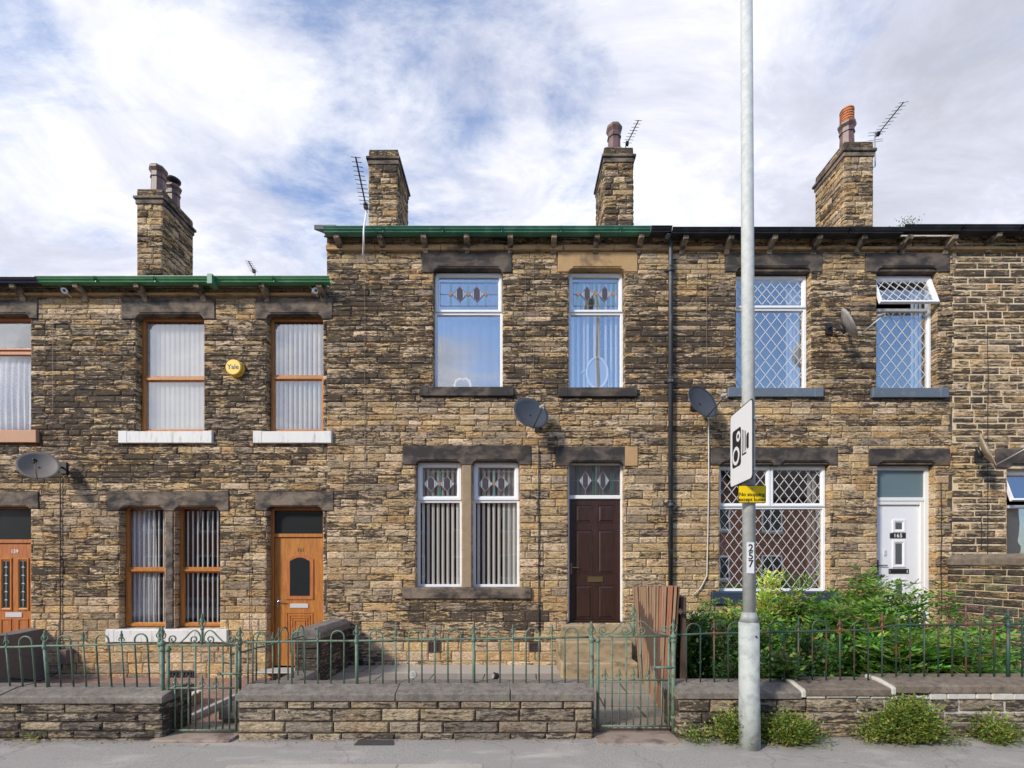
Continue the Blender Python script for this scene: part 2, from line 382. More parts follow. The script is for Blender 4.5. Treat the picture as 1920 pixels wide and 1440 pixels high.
GLASS_M = glass_mat('mirror bright window glass', 0.26)
GLASS_H = glass_mat('reflective window glass', 0.17)
GLASS_R = glass_mat('street reflecting window glass', 0.40)
GLASS_L = glass_mat('clear window glass', 0.05)
FROST = mat('obscured blue grey glass', (0.13, 0.19, 0.21), 0.25, var=0.05, spec=0.6)
FROST_D = mat('dark obscured glass', (0.018, 0.022, 0.022), 0.22, var=0.1)
PURPLE = mat('purple stained glass', (0.075, 0.06, 0.075), 0.15)
GREYG = mat('grey stained glass', (0.42, 0.44, 0.47), 0.15)
TEAL = mat('teal stained glass', (0.10, 0.30, 0.27), 0.2)
REDG = mat('red stained glass', (0.42, 0.17, 0.13), 0.2)
LEAD = mat('grey lead came', (0.20, 0.21, 0.23), 0.5)
WLEAD = mat('silvery lead strip', (0.66, 0.67, 0.67), 0.45)

# asphalt, paving
def asphalt(name, base, patch, dark, crack=False, lump=False):
    m = bpy.data.materials.new(name); m.use_nodes = True; nt = m.node_tree; b = nt.nodes['Principled BSDF']
    b.inputs['Roughness'].default_value = 0.9; t = N(nt, 'ShaderNodeTexCoord'); o = t.outputs['Object']
    n = noise(nt, o, 130, 3, 0.7); big_ = noise(nt, mapping(nt, o, (1, 2.2, 1)), 1.7, 6, 0.6, 0.4)
    c = mixc(nt, ramp(nt, n, [(0.35, 0.0), (0.65, 1.0)]), tuple(x * .7 for x in base), tuple(x * 1.25 for x in base))
    c = mixc(nt, ramp(nt, big_, [(0.52, 0.0), (0.72, 0.75)]), c, patch)
    c = mixc(nt, ramp(nt, noise(nt, o, 3.3, 6, 0.65), [(0.60, 0.0), (0.74, 0.6)]), c, dark)
    if lump:
        c = mixc(nt, ramp(nt, noise(nt, o, 14, 7, 0.75), [(0.44, 0.0), (0.62, 0.7)]), c, dark)
        c = mixc(nt, ramp(nt, noise(nt, mapping(nt, o, loc=(5, 3, 1)), 7, 5, 0.7), [(0.60, 0.0), (0.66, 0.55)]), c, (0.20, 0.21, 0.13))
    vo = N(nt, 'ShaderNodeTexVoronoi', inp={'Scale': 160.0}); L(nt, o, vo.inputs['Vector'])
    speck = ramp(nt, vo.outputs['Distance'], [(0.1, 1.0), (0.3, 0.0)])
    c = mixc(nt, M(nt, 'MULTIPLY', speck, 0.25), c, (0.36, 0.34, 0.32))
    if crack:
        wv = N(nt, 'ShaderNodeVectorMath', operation='MULTIPLY_ADD'); nz = N(nt, 'ShaderNodeTexNoise', inp={'Scale': 2.5, 'Detail': 5.0}); L(nt, o, nz.inputs['Vector']); L(nt, nz.outputs['Color'], wv.inputs[0]); wv.inputs[1].default_value = (.5, .5, .5); L(nt, o, wv.inputs[2])
        ve = N(nt, 'ShaderNodeTexVoronoi', feature='DISTANCE_TO_EDGE', inp={'Scale': 0.62}); L(nt, wv.outputs[0], ve.inputs['Vector'])
        c = mixc(nt, M(nt, 'MULTIPLY', ramp(nt, ve.outputs['Distance'], [(0.0, 1.0), (0.006, 0.0)]), 0.35), c, (0.05, 0.047, 0.043))
        gm = ramp(nt, noise(nt, o, 9, 2, 0.5), [(0.70, 0.0), (0.715, 1.0)]); c = mixc(nt, M(nt, 'MULTIPLY', gm, 0.4), c, dark)
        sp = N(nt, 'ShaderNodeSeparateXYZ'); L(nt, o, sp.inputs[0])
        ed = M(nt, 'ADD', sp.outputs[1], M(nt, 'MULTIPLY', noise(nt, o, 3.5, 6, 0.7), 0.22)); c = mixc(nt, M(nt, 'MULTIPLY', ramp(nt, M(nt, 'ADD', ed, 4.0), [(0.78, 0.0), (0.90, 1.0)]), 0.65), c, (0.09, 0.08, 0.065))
    L(nt, c, b.inputs['Base Color'])
    bp = N(nt, 'ShaderNodeBump', inp={'Strength': 0.8, 'Distance': 0.003}); L(nt, n, bp.inputs['Height']); L(nt, bp.outputs[0], b.inputs['Normal'])
    return m
ASPH = asphalt('pavement asphalt', (0.31, 0.288, 0.268), (0.46, 0.425, 0.375), (0.18, 0.166, 0.156), True)
COPING = asphalt('gritstone coping', (0.20, 0.175, 0.15), (0.31, 0.275, 0.235), (0.075, 0.066, 0.06), lump=True)
COPING_B = asphalt('brown gritstone coping', (0.185, 0.145, 0.11), (0.27, 0.22, 0.165), (0.075, 0.062, 0.052), lump=True)
ROADM = asphalt('road asphalt', (0.075, 0.074, 0.074), (0.11, 0.11, 0.11), (0.05, 0.05, 0.05))
FLAG = asphalt('concrete flags', (0.40, 0.36, 0.31), (0.48, 0.44, 0.39), (0.2, 0.18, 0.16))
FLAG_D = asphalt('old stone flags', (0.27, 0.235, 0.20), (0.36, 0.32, 0.27), (0.12, 0.11, 0.10))
nt = FLAG_D.node_tree; b = nt.nodes['Principled BSDF']; src = b.inputs['Base Color'].links[0].from_socket
br = N(nt, 'ShaderNodeTexBrick', inp={'Scale': 1.0, 'Mortar Size': 0.010, 'Brick Width': 0.75, 'Row Height': 0.55}); t = N(nt, 'ShaderNodeTexCoord'); L(nt, mapping(nt, t.outputs['Object'], rot=(0, 0, R(2))), br.inputs['Vector'])
L(nt, mixc(nt, br.outputs['Fac'], src, (0.05, 0.045, 0.035)), b.inputs['Base Color'])
SLAB = mat('pinkish stone threshold', (0.30, 0.235, 0.19), 0.9, var=0.3, vscale=6, bump=0.004, col2=(0.15, 0.11, 0.09), c2scale=4)
def paver_mat():
    m = bpy.data.materials.new('red block paving'); m.use_nodes = True; nt = m.node_tree; b = nt.nodes['Principled BSDF']
    b.inputs['Roughness'].default_value = 0.9; t = N(nt, 'ShaderNodeTexCoord')
    br = N(nt, 'ShaderNodeTexBrick', inp={'Scale': 1.0, 'Mortar Size': 0.007, 'Brick Width': 0.21, 'Row Height': 0.105, 'Color1': (0.36, 0.17, 0.12, 1), 'Color2': (0.27, 0.15, 0.12, 1), 'Mortar': (0.10, 0.09, 0.075, 1), 'Bias': 0.0, 'Mortar Smooth': 0.2})
    L(nt, mapping(nt, t.outputs['Object'], (1, 1, 1), (0, 0, R(90))), br.inputs['Vector'])
    n = noise(nt, t.outputs['Object'], 5, 6, 0.65)
    c = mixc(nt, ramp(nt, n, [(0.45, 0.0), (0.7, 0.6)]), br.outputs['Color'], (0.30, 0.25, 0.21))
    L(nt, c, b.inputs['Base Color'])
    bp = N(nt, 'ShaderNodeBump', inp={'Strength': 0.6, 'Distance': 0.006}); L(nt, br.outputs['Fac'], bp.inputs['Height']); bp.invert = True
    L(nt, bp.outputs[0], b.inputs['Normal']); return m
PAVER = paver_mat()
SOIL = mat('dark soil', (0.045, 0.035, 0.025), 0.95, var=0.4, vscale=20, bump=0.02, bscale=30)
def leaf_mat(name, trans=0.3):
    m = bpy.data.materials.new(name); m.use_nodes = True; nt = m.node_tree; nt.nodes.clear()
    at = N(nt, 'ShaderNodeAttribute', attribute_name='leaf')
    d = N(nt, 'ShaderNodeBsdfPrincipled', inp={'Roughness': 0.5, 'Specular IOR Level': 0.35}); L(nt, at.outputs['Color'], d.inputs['Base Color'])
    tl = N(nt, 'ShaderNodeBsdfTranslucent'); L(nt, mixc(nt, 1.0, at.outputs['Color'], (1.3, 1.5, 0.6), 'MULTIPLY'), tl.inputs['Color'])
    mx = N(nt, 'ShaderNodeMixShader', inp={0: trans}); L(nt, d.outputs[0], mx.inputs[1]); L(nt, tl.outputs[0], mx.inputs[2])
    o = N(nt, 'ShaderNodeOutputMaterial'); L(nt, mx.outputs[0], o.inputs[0]); return m
LEAF = leaf_mat('leaf')
STEM = mat('green brown stem', (0.10, 0.11, 0.045), 0.8, var=0.3)

# ---------------------------------------------------------------- numpy noise + rough stone builder
def _h(ix, iy, s):
    n = (ix.astype(np.int64) * 374761393 + iy.astype(np.int64) * 668265263 + s * 1442695041) & 0xFFFFFFFF
    n = ((n ^ (n >> 13)) * 1274126177) & 0xFFFFFFFF
    return ((n ^ (n >> 16)) & 0xFFFF) / 65535.0
def vnoise(x, y, s=0):
    ix, iy = np.floor(x), np.floor(y); fx, fy = x - ix, y - iy
    fx = fx * fx * (3 - 2 * fx); fy = fy * fy * (3 - 2 * fy)
    a, b, c, d = _h(ix, iy, s), _h(ix + 1, iy, s), _h(ix, iy + 1, s), _h(ix + 1, iy + 1, s)
    return (a * (1 - fx) + b * fx) * (1 - fy) + (c * (1 - fx) + d * fx) * fy
def fbm(x, y, s=0, o=4):
    t = 0; a = .5; tot = 0
    for k in range(o):
        t = t + a * vnoise(x, y, s + k * 17); tot += a; x = x * 2.03 + 5.1; y = y * 2.01 + 3.7; a *= .55
    return t / tot
def vn(x, z, s=0): return float(vnoise(np.array([x]), np.array([z]), s)[0])

class Stones:
    def __init__(s, seed=1): s.it = []; s.rng = random.Random(seed)
    def add(s, org, U, V, Nn, w, h, amp, col, soot, res, gap=0.004):
        if w < 0.02 or h < 0.014: return
        s.it.append((org, U, V, Nn, w, h, amp, col, soot, res, gap))
    def arrays(s):
        VS = []; CO = []; FS = []; off = 0
        Uc = []; Vc = []; PR = []; AM = []; BASE = []; NN = []
        for (org, U, V, Nn, w, h, amp, col, soot, res, gap) in s.it:
            g = gap
            nx = max(3, int(round(w / res))) + 1; nz = max(3, int(round(h / (res * .85)))) + 1
            j = [s.rng.uniform(-.0035, .0035) for _ in range(4)]
            us = np.concatenate(([g], np.linspace(g, w - g, nx), [w - g])); vs = np.concatenate(([g], np.linspace(g, h - g, nz), [h - g]))
            GU, GV = np.meshgrid(us, vs)
            d = np.minimum(np.minimum(GU - g, w - g - GU), np.minimum(GV - g, h - g - GV))
            tt = np.clip(d / 0.016, 0, 1); prof = 1 - (1 - tt) ** 2
            ringm = np.zeros_like(GU, bool); ringm[0, :] = ringm[-1, :] = True; ringm[:, 0] = ringm[:, -1] = True
            GV2 = GV + (j[0] * (1 - GU / w) + j[1] * GU / w) + 0
            GU2 = GU + (j[2] * (1 - GV / h) + j[3] * GV / h)
            o = np.array(org)[None, None, :] + GU2[..., None] * np.array(U) + GV2[..., None] * np.array(V)
            so1, so2 = s.rng.uniform(0, 500), s.rng.uniform(0, 500)
            BASE.append(o.reshape(-1, 3)); Uc.append((GU + so1).ravel()); Vc.append((GV + so2).ravel())
            PR.append(np.where(ringm, -1.0, prof).ravel())
            AM.append(np.full(GU.size, amp)); NN.append(np.tile(np.array(Nn, float), (GU.size, 1)))
            CO.append(np.tile(np.array((*col, soot), float), (GU.size, 1)))
            rx, rz = GU.shape[1], GU.shape[0]
            idx = np.arange(rx * rz).reshape(rz, rx) + off; off += rx * rz
            q = np.stack((idx[:-1, :-1], idx[:-1, 1:], idx[1:, 1:], idx[1:, :-1]), -1).reshape(-1, 4)
            # face winding towards the normal
            if np.dot(np.cross(U, V), Nn) < 0: q = q[:, ::-1]
            FS.append(q)
        BASE = np.concatenate(BASE); u = np.concatenate(Uc); v = np.concatenate(Vc); P = np.concatenate(PR); A = np.concatenate(AM); NN = np.concatenate(NN)
        n1 = fbm(u * 6, v * 13, 3, 4); n2 = 1 - np.abs(2 * fbm(u * 4.5 + 9, v * 20, 8, 4) - 1); n3 = fbm(u * 30, v * 40, 5, 2)
        hgt = 0.35 + 0.95 * (n1 - .35) + 0.75 * (n2 - .6) + .28 * (n3 - .5)
        H = np.where(P < 0, -0.02, 0.002 + P * A * np.clip(hgt, 0.02, 2.0))
        # soot clings to the proud parts of the rock face
        CO = np.concatenate(CO); CO[:, 3] = np.clip(CO[:, 3] + 0.22 * (hgt - .45), 0, 1)
        return BASE + NN * H[:, None], CO, np.concatenate(FS)
    def build(s, name, mats, parent, extra=None):
        V, CO, Q = s.arrays()
        nv, nq = len(V), len(Q)
        ev = extra.v if extra else []; ef = extra.f if extra else []; em = extra.m if extra else []
        if ev: V = np.concatenate((V, np.array(ev, float))); CO = np.concatenate((CO, np.tile([.25, .2, .15, .3], (len(ev), 1))))
        me = bpy.data.meshes.new(name)
        me.vertices.add(len(V)); me.vertices.foreach_set('co', V.astype(np.float32).ravel())
        loops = [Q.ravel()]; starts = [np.arange(nq) * 4]; tot = nq * 4; mi = [np.zeros(nq, int)]
        for f, m_ in zip(ef, em):
            loops.append(np.array(f) + nv); starts.append(np.array([tot])); tot += len(f); mi.append(np.array([m_]))
        me.loops.add(tot); me.loops.foreach_set('vertex_index', np.concatenate(loops).astype(np.int32))
        st = np.concatenate(starts).astype(np.int32); me.polygons.add(len(st)); me.polygons.foreach_set('loop_start', st)
        me.polygons.foreach_set('material_index', np.concatenate(mi).astype(np.int32))
        me.polygons.foreach_set('use_smooth', np.zeros(len(st), bool))
        for m_ in mats: me.materials.append(m_)
        me.update(calc_edges=True); me.validate()
        ca = me.color_attributes.new('stone', 'FLOAT_COLOR', 'POINT'); ca.data.foreach_set('color', CO.astype(np.float32).ravel())
        return link(name, me, parent)

def subtract(rects, hole):
    out = []
    hx0, hx1, hz0, hz1 = hole
    for (a, b, c, d) in rects:
        if b <= hx0 or a >= hx1 or d <= hz0 or c >= hz1: out.append((a, b, c, d)); continue
        if a < hx0: out.append((a, hx0, c, d))
        if b > hx1: out.append((hx1, b, c, d))
        m0, m1 = max(a, hx0), min(b, hx1)
        if c < hz0: out.append((m0, m1, c, hz0))
        if d > hz1: out.append((m0, m1, hz1, d))
    return out

PAL = [(0.60, 0.43, 0.22), (0.54, 0.39, 0.215), (0.58, 0.43, 0.26), (0.49, 0.355, 0.21), (0.64, 0.485, 0.30), (0.44, 0.33, 0.21), (0.38, 0.295, 0.205), (0.66, 0.50, 0.33), (0.55, 0.365, 0.18)]
def courses(z0, z1, hf, rng):
    out = []; z = z0
    while z < z1 - 0.02:
        h = hf(z) * rng.uniform(.84, 1.18)
        if z + h > z1 - .04: h = z1 - z
        out.append((z, z + h)); z += h
    return out
def lay(st, rows, xa, xb, holes, lenf, amp, sootf, rng, palette=PAL, y=0.0, res=0.02, jog=(0.0, 0.0), gap=0.004, seed=0):
    for i, (c, d) in enumerate(rows):
        x = xa + jog[0] * (vn(i * 1.7, 3.3, 11) - .5) * 2
        xe = xb + jog[1] * (vn(i * 1.7, 3.3, 12 if jog[1] and seed else 11) - .5) * 2
        while x < xe - 0.01:
            w = lenf((c + d) / 2) * rng.uniform(.55, 1.5)
            if x + w > xe - 0.09: w = xe - x
            rs = [(x, x + w, c, d)]
            for hle in holes: rs = subtract(rs, hle)
            col = rng.choice(palette); k = rng.uniform(.8, 1.15); col = tuple(v * k for v in col)
            so = sootf(x + w / 2, (c + d) / 2) + rng.gauss(0, .085) + .16 * (vn(i * 3.1, x * .35, 19) - .5) * 2
            for (a, b, e, f) in rs:
                if b - a > .022 and f - e > .016:
                    st.add((a, y, e), (1, 0, 0), (0, 0, 1), (0, -1, 0), b - a, f - e, amp * rng.uniform(.6, 1.35), col, min(1, max(0, so)), res, gap)
            x += w
def core(mb, xa, xb, za, zb, holes, y0=0.006, th=0.34, m=1, backm=None):
    xs = sorted({xa, xb, *[h[0] for h in holes], *[h[1] for h in holes]}); xs = [x for x in xs if xa <= x <= xb]
    zs = sorted({za, zb, *[h[2] for h in holes], *[h[3] for h in holes]}); zs = [z for z in zs if za <= z <= zb]
    for i in range(len(xs) - 1):
        for j in range(len(zs) - 1):
            cx, cz = (xs[i] + xs[i + 1]) / 2, (zs[j] + zs[j + 1]) / 2
            if any(h[0] < cx < h[1] and h[2] < cz < h[3] for h in holes): continue
            for yy in (y0, y0 + th):
                mb.add([(xs[i], yy, zs[j]), (xs[i + 1], yy, zs[j]), (xs[i + 1], yy, zs[j + 1]), (xs[i], yy, zs[j + 1])], [(0, 1, 2, 3)], m)
    for (a, b, c, d) in holes:
        a, b = max(a, xa), min(b, xb)
        p = [(a, c), (b, c), (b, d), (a, d)]
        for k in range(4):
            (x1, z1), (x2, z2) = p[k], p[(k + 1) % 4]
            mb.add([(x1, y0, z1), (x2, y0, z2), (x2, y0 + th, z2), (x1, y0 + th, z1)], [(0, 1, 2, 3)], m)

# ---------------------------------------------------------------- window / door kit
YF = 0.12                                    # frame front plane behind the wall face
def fx(px, y=YF): return X(px, y)
def fz(py, y=YF): return Z(py, y)
def lintel(house, pl, pr, pt, pb, notches, m, y0=-0.022, zoff=0.0, end=None):
    x0, x1, zt, zb = X(pl), X(pr), Z(pt), Z(pb)
    pts = [(x0, zb), (x0, zt), (x1, zt), (x1, zb)]
    for (nl, nr, nt_) in sorted(notches, key=lambda q: -q[0]):
        a, b, t = X(nl) + .008, X(nr) - .008, Z(nt_)
        h = t - zb
        pts += [(b, zb), (b - .008, zb + .35 * h), (b - .03, zb + .75 * h), (b - .07, t), (a + .07, t), (a + .03, zb + .75 * h), (a + .008, zb + .35 * h), (a, zb)]
    mb = MB(); mb.prism(pts, y0, .30)
    for (nl, nr, nt_) in notches:
        a, b, t = X(nl), X(nr), Z(nt_)
        if pt > 800:
            c_, zc = (a + b) / 2, t + .125
            for q in range(4):
                u, w_ = ((1, 0), (0, 1), (-1, 0), (0, -1))[q]; mb.prism([(c_, zc), (c_ + u * .022 - w_ * .008, zc + w_ * .022 + u * .008), (c_ + u * .05, zc + w_ * .05), (c_ + u * .022 + w_ * .008, zc + w_ * .022 - u * .008)], y0 - .007, y0 + .01)
        mb.box(a + .06, b - .06, y0 - .012, y0 + .01, t + .018, t + .034)
    o = mb.build('lintel', m, house, bevel=.008)
    if end:                                  # repaired end stone in another colour
        e = MB(); e.box(X(end[0]), x1 + .002, y0 - .003, .1, zb - .002, zt + .002); e.build('repair_stone', LINTEL_O, o, bevel=.006)
    return o
def sill(house, pl, pr, pt, pb, m, y0=-.055, back=.16):
    mb = MB(); x0, x1, z1, z0 = X(pl), X(pr), Z(pt), Z(pb)
    mb.prismx([(y0, z0), (back, z0), (back, z1 + .012), (-.0, z1 + .008), (y0, z1 - .004)], x0, x1)
    for a, b in ((x0 - .002, x0 + .14), (x1 - .14, x1 + .002)):      # stooled ends
        mb.box(a, b, y0 - .004, .0, z0 - .002, z1 + .004)
    return mb.build('sill', m, house, bevel=.006)
def pane(win, x0, x1, z0, z1, m, y=.15, name='pane'):
    mb = MB(); mb.box(x0, x1, y, y + .006, z0, z1); return mb.build(name, m, win)
def sash(win, x0, x1, z0, z1, m, w=.052, y=.10):
    mb = MB(); mb.bevring(x0, x1, z0, z1, w, y, y + .045); return mb.build('sash', m, win)
def slats(win, x0, x1, z0, z1, n, w, ang, m, y=.30, name='vertical_blind', jit=.0):
    mb = MB(); rr = random.Random(int(abs(x0) * 1000))
    for i in range(n):
        cx = x0 + (x1 - x0) * (i + .5) / n + rr.uniform(-jit, jit); a = R(ang + rr.uniform(-5, 5))
        dx, dy = math.cos(a) * w / 2, math.sin(a) * w / 2
        bow = .006
        pts = [(cx - dx, y - dy), (cx + bow * math.sin(a), y - bow), (cx + dx, y + dy)]
        vs = [(p[0], p[1], z) for z in (z0, z1) for p in pts]
        mb.add(vs, [(0, 1, 4, 3), (1, 2, 5, 4)])
        mb.box(cx - dx, cx + dx, y - .004, y + .004, z0, z0 + .022)
    o = mb.build(name, m, win); s = o.modifiers.new('thick', 'SOLIDIFY'); s.thickness = .002
    return o
def curtain(win, x0, x1, z0, z1, folds, amp, m, y=.28, name='net_curtain'):
    mb = MB(); n = folds * 6; vs = []
    rr = random.Random(int(abs(x0 * 777))); ph = [rr.uniform(-.5, .5) for _ in range(n + 1)]
    for k, z in enumerate(np.linspace(z0, z1, 7)):
        for i in range(n + 1):
            t = i / n; vs.append((x0 + (x1 - x0) * t + .012 * math.sin(z * 3 + i), y + amp * math.sin(2 * math.pi * folds * t + ph[i] * .9 + .3 * math.sin(z * 2)), z))
    fs = [(k * (n + 1) + i, k * (n + 1) + i + 1, (k + 1) * (n + 1) + i + 1, (k + 1) * (n + 1) + i) for k in range(6) for i in range(n)]
    mb.add(vs, fs, 0, True); o = mb.build(name, m, win); s = o.modifiers.new('thick', 'SOLIDIFY'); s.thickness = .0015; return o
def lattice(win, x0, x1, z0, z1, dx, dz, m=WLEAD, w=.0095, y=.1475, name='diamond_leading', ph=(0, 0)):
    mb = MB(); W, H = x1 - x0, z1 - z0; k = dz / dx
    def strip(a, b):
        d = Vector((b[0] - a[0], b[1] - a[1])); L_ = d.length
        if L_ < .01: return
        n_ = Vector((-d.y, d.x)) / L_ * w / 2
        pts = [(a[0] - n_.x, a[1] - n_.y), (b[0] - n_.x, b[1] - n_.y), (b[0] + n_.x, b[1] + n_.y), (a[0] + n_.x, a[1] + n_.y)]
        mb.prism(pts, y, y + .0022)
    for sgn in (1, -1):
        c = -H / k - dx
        while c < W + H / k + dx:
            xa, za, xb, zb_ = c + ph[0], 0.0, c + ph[0] + sgn * H / k, H
            t0, t1 = 0.0, 1.0; ddx = xb - xa
            for lo, hi in ((0, W),):
                if abs(ddx) > 1e-6:
                    ta, tb = (lo - xa) / ddx, (hi - xa) / ddx
                    if ta > tb: ta, tb = tb, ta
                    t0, t1 = max(t0, ta), min(t1, tb)
            if t1 > t0: strip((x0 + xa + ddx * t0, z0 + H * t0), (x0 + xa + ddx * t1, z0 + H * t1))
            c += dx
    return mb.build(name, m, win)
def stained(win, x0, x1, z0, z1, centres, dw, dh, y=.144, teal=(), lead=LEAD):
    """art-deco top light: long diamonds, green uprights, red squares"""
    mb = MB(); H = z1 - z0; zc = (z0 + z1) / 2
    mb.ring(x0, x1, z0, z1, .006, y, y + .004, 3)
    mb.box(x0, x1, y + .001, y + .004, zc - .003, zc + .003, 3)
    for c in centres:
        mb.prism([(c - dw, zc), (c, zc - dh), (c + dw, zc), (c, zc + dh)], y - .002, y + .002, 1)
        mb.prism([(c - dw * .42, zc + dh * .50), (c, zc + dh * .93), (c + dw * .42, zc + dh * .50), (c + dw * .42, zc - dh * .50), (c, zc - dh * .93), (c - dw * .42, zc - dh * .50)], y - .004, y, 0)
        for q in (-.62, .62):
            hh = dh * (1 - abs(q)) * .95; mb.box(c + q * dw - .004, c + q * dw + .004, y - .005, y, zc - hh, zc + hh, 2)
        for a, b in (((c - dw, zc), (c, zc + dh)), ((c, zc + dh), (c + dw, zc)), ((c + dw, zc), (c, zc - dh)), ((c, zc - dh), (c - dw, zc))):
            d = Vector((b[0] - a[0], 0, b[1] - a[1])).normalized() * .003; nx, nz = -d.z, d.x
            mb.prism([(a[0] - nx, a[1] - nz), (b[0] - nx, b[1] - nz), (b[0] + nx, b[1] + nz), (a[0] + nx, a[1] + nz)], y - .006, y, 3)
        mb.box(c - .003, c + .003, y, y + .004, zc + dh, z1, 3); mb.box(c - .003, c + .003, y, y + .004, z0, zc - dh, 3)
    for t in teal:
        for q in (-.011, .011): mb.box(t + q - .004, t + q + .004, y - .003, y + .003, z0, z1, 2)
        mb.box(t - .022, t + .022, y - .005, y, zc - .026, zc + .026, 4)
        mb.prism([(t - .03, zc), (t, zc - .035), (t + .03, zc), (t, zc + .035)], y - .007, y - .004, 4)
    return mb.build('stained_glass', [PURPLE, GREYG, TEAL, lead, REDG], win)
def winframe(house, x0, x1, z0, z1, m, w=.045, bars=(), name='window', y0=YF, y1=.19, vbars=()):
    mb = MB(); mb.ring(x0, x1, z0, z1, w, y0, y1)
    for z, h in bars: mb.box(x0 + w, x1 - w, y0 + .002, y1 - .002, z - h / 2, z + h / 2)
    for x, za, zb in vbars: mb.box(x - .022, x + .022, y0 + .003, y1 - .003, za, zb)
    return mb.build(name, m, house, bevel=.004)

# ---------------------------------------------------------------- one terraced house
class House:
    def __init__(s, label, x0, x1, ztop, rows, seed, group='stone houses of the terrace'):
        s.o = empty('terraced_house', ((x0 + x1) / 2, 0, 0), label, 'house', group); s.zb = -.3 if x1 < -2 else -.1
        s.x0, s.x1, s.zt, s.rows = x0, x1, ztop, rows
        s.open = []; s.cut = []; s.rng = random.Random(seed); s.st = Stones(seed); s.seed = seed
    def opening(s, pl, pr, pt, pb):
        r_ = (X(pl), X(pr), Z(pb), Z(pt)); s.open.append(r_); return r_
    def cutpx(s, pl, pr, pt, pb): s.cut.append((X(pl), X(pr), Z(pb), Z(pt)))
    def lin(s, pl, pr, pt, pb, notches, m, **k): s.cutpx(pl, pr, pt, pb); return lintel(s.o, pl, pr, pt, pb, notches, m, **k)
    def sill(s, pl, pr, pt, pb, m, **k): s.cutpx(pl, pr, pt, pb); return sill(s.o, pl, pr, pt, pb, m, **k)
    def finish(s, soot, lenf, mortar, amp=.013, jog=(.1, .1), zb=None, core_x=None, depth=6.0, gap=0.004):
        holes = s.open + s.cut; zb = s.zb
        lay(s.st, s.rows, s.x0, s.x1, holes, lenf, amp, soot, s.rng, jog=jog, seed=0, gap=gap)
        for (a, b, c, d) in s.open:
            for (r0, r1) in s.rows:
                e, f = max(r0, c), min(r1, d)
                if f - e < .02: continue
                for (xx, nx) in ((a, 1), (b, -1)):
                    if not (s.x0 < xx < s.x1): continue
                    col = s.rng.choice(PAL)
                    s.st.add((xx, 0.0, e), (0, 1, 0), (0, 0, 1), (nx, 0, 0), .16, f - e, .007, col, soot(xx, e) * .8, .03)
        ex = MB(); a, b = core_x or (s.x0, s.x1)
        core(ex, a, b, zb, s.zt, [(q[0], q[1], q[2] - .01, q[3] + .015) for q in s.open])
        ex.add([(a, .006, zb), (a, depth, zb), (a, depth, s.zt), (a, .006, s.zt)], [(0, 1, 2, 3)], 1)
        ex.add([(b, .006, zb), (b, depth, zb), (b, depth, s.zt), (b, .006, s.zt)], [(0, 1, 2, 3)], 1)
        ex.add([(a, depth, zb), (b, depth, zb), (b, depth, s.zt), (a, depth, s.zt)], [(0, 1, 2, 3)], 1)
        s.st.build('wall', [STONE, mortar], s.o, ex)
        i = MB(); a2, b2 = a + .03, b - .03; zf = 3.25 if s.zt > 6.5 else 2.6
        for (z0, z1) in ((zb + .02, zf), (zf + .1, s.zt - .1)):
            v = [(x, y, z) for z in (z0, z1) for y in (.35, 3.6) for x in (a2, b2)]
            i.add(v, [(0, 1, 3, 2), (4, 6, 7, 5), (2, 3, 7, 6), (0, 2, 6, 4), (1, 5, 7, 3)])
        i.build('room_interior', INTERIOR, s.o)

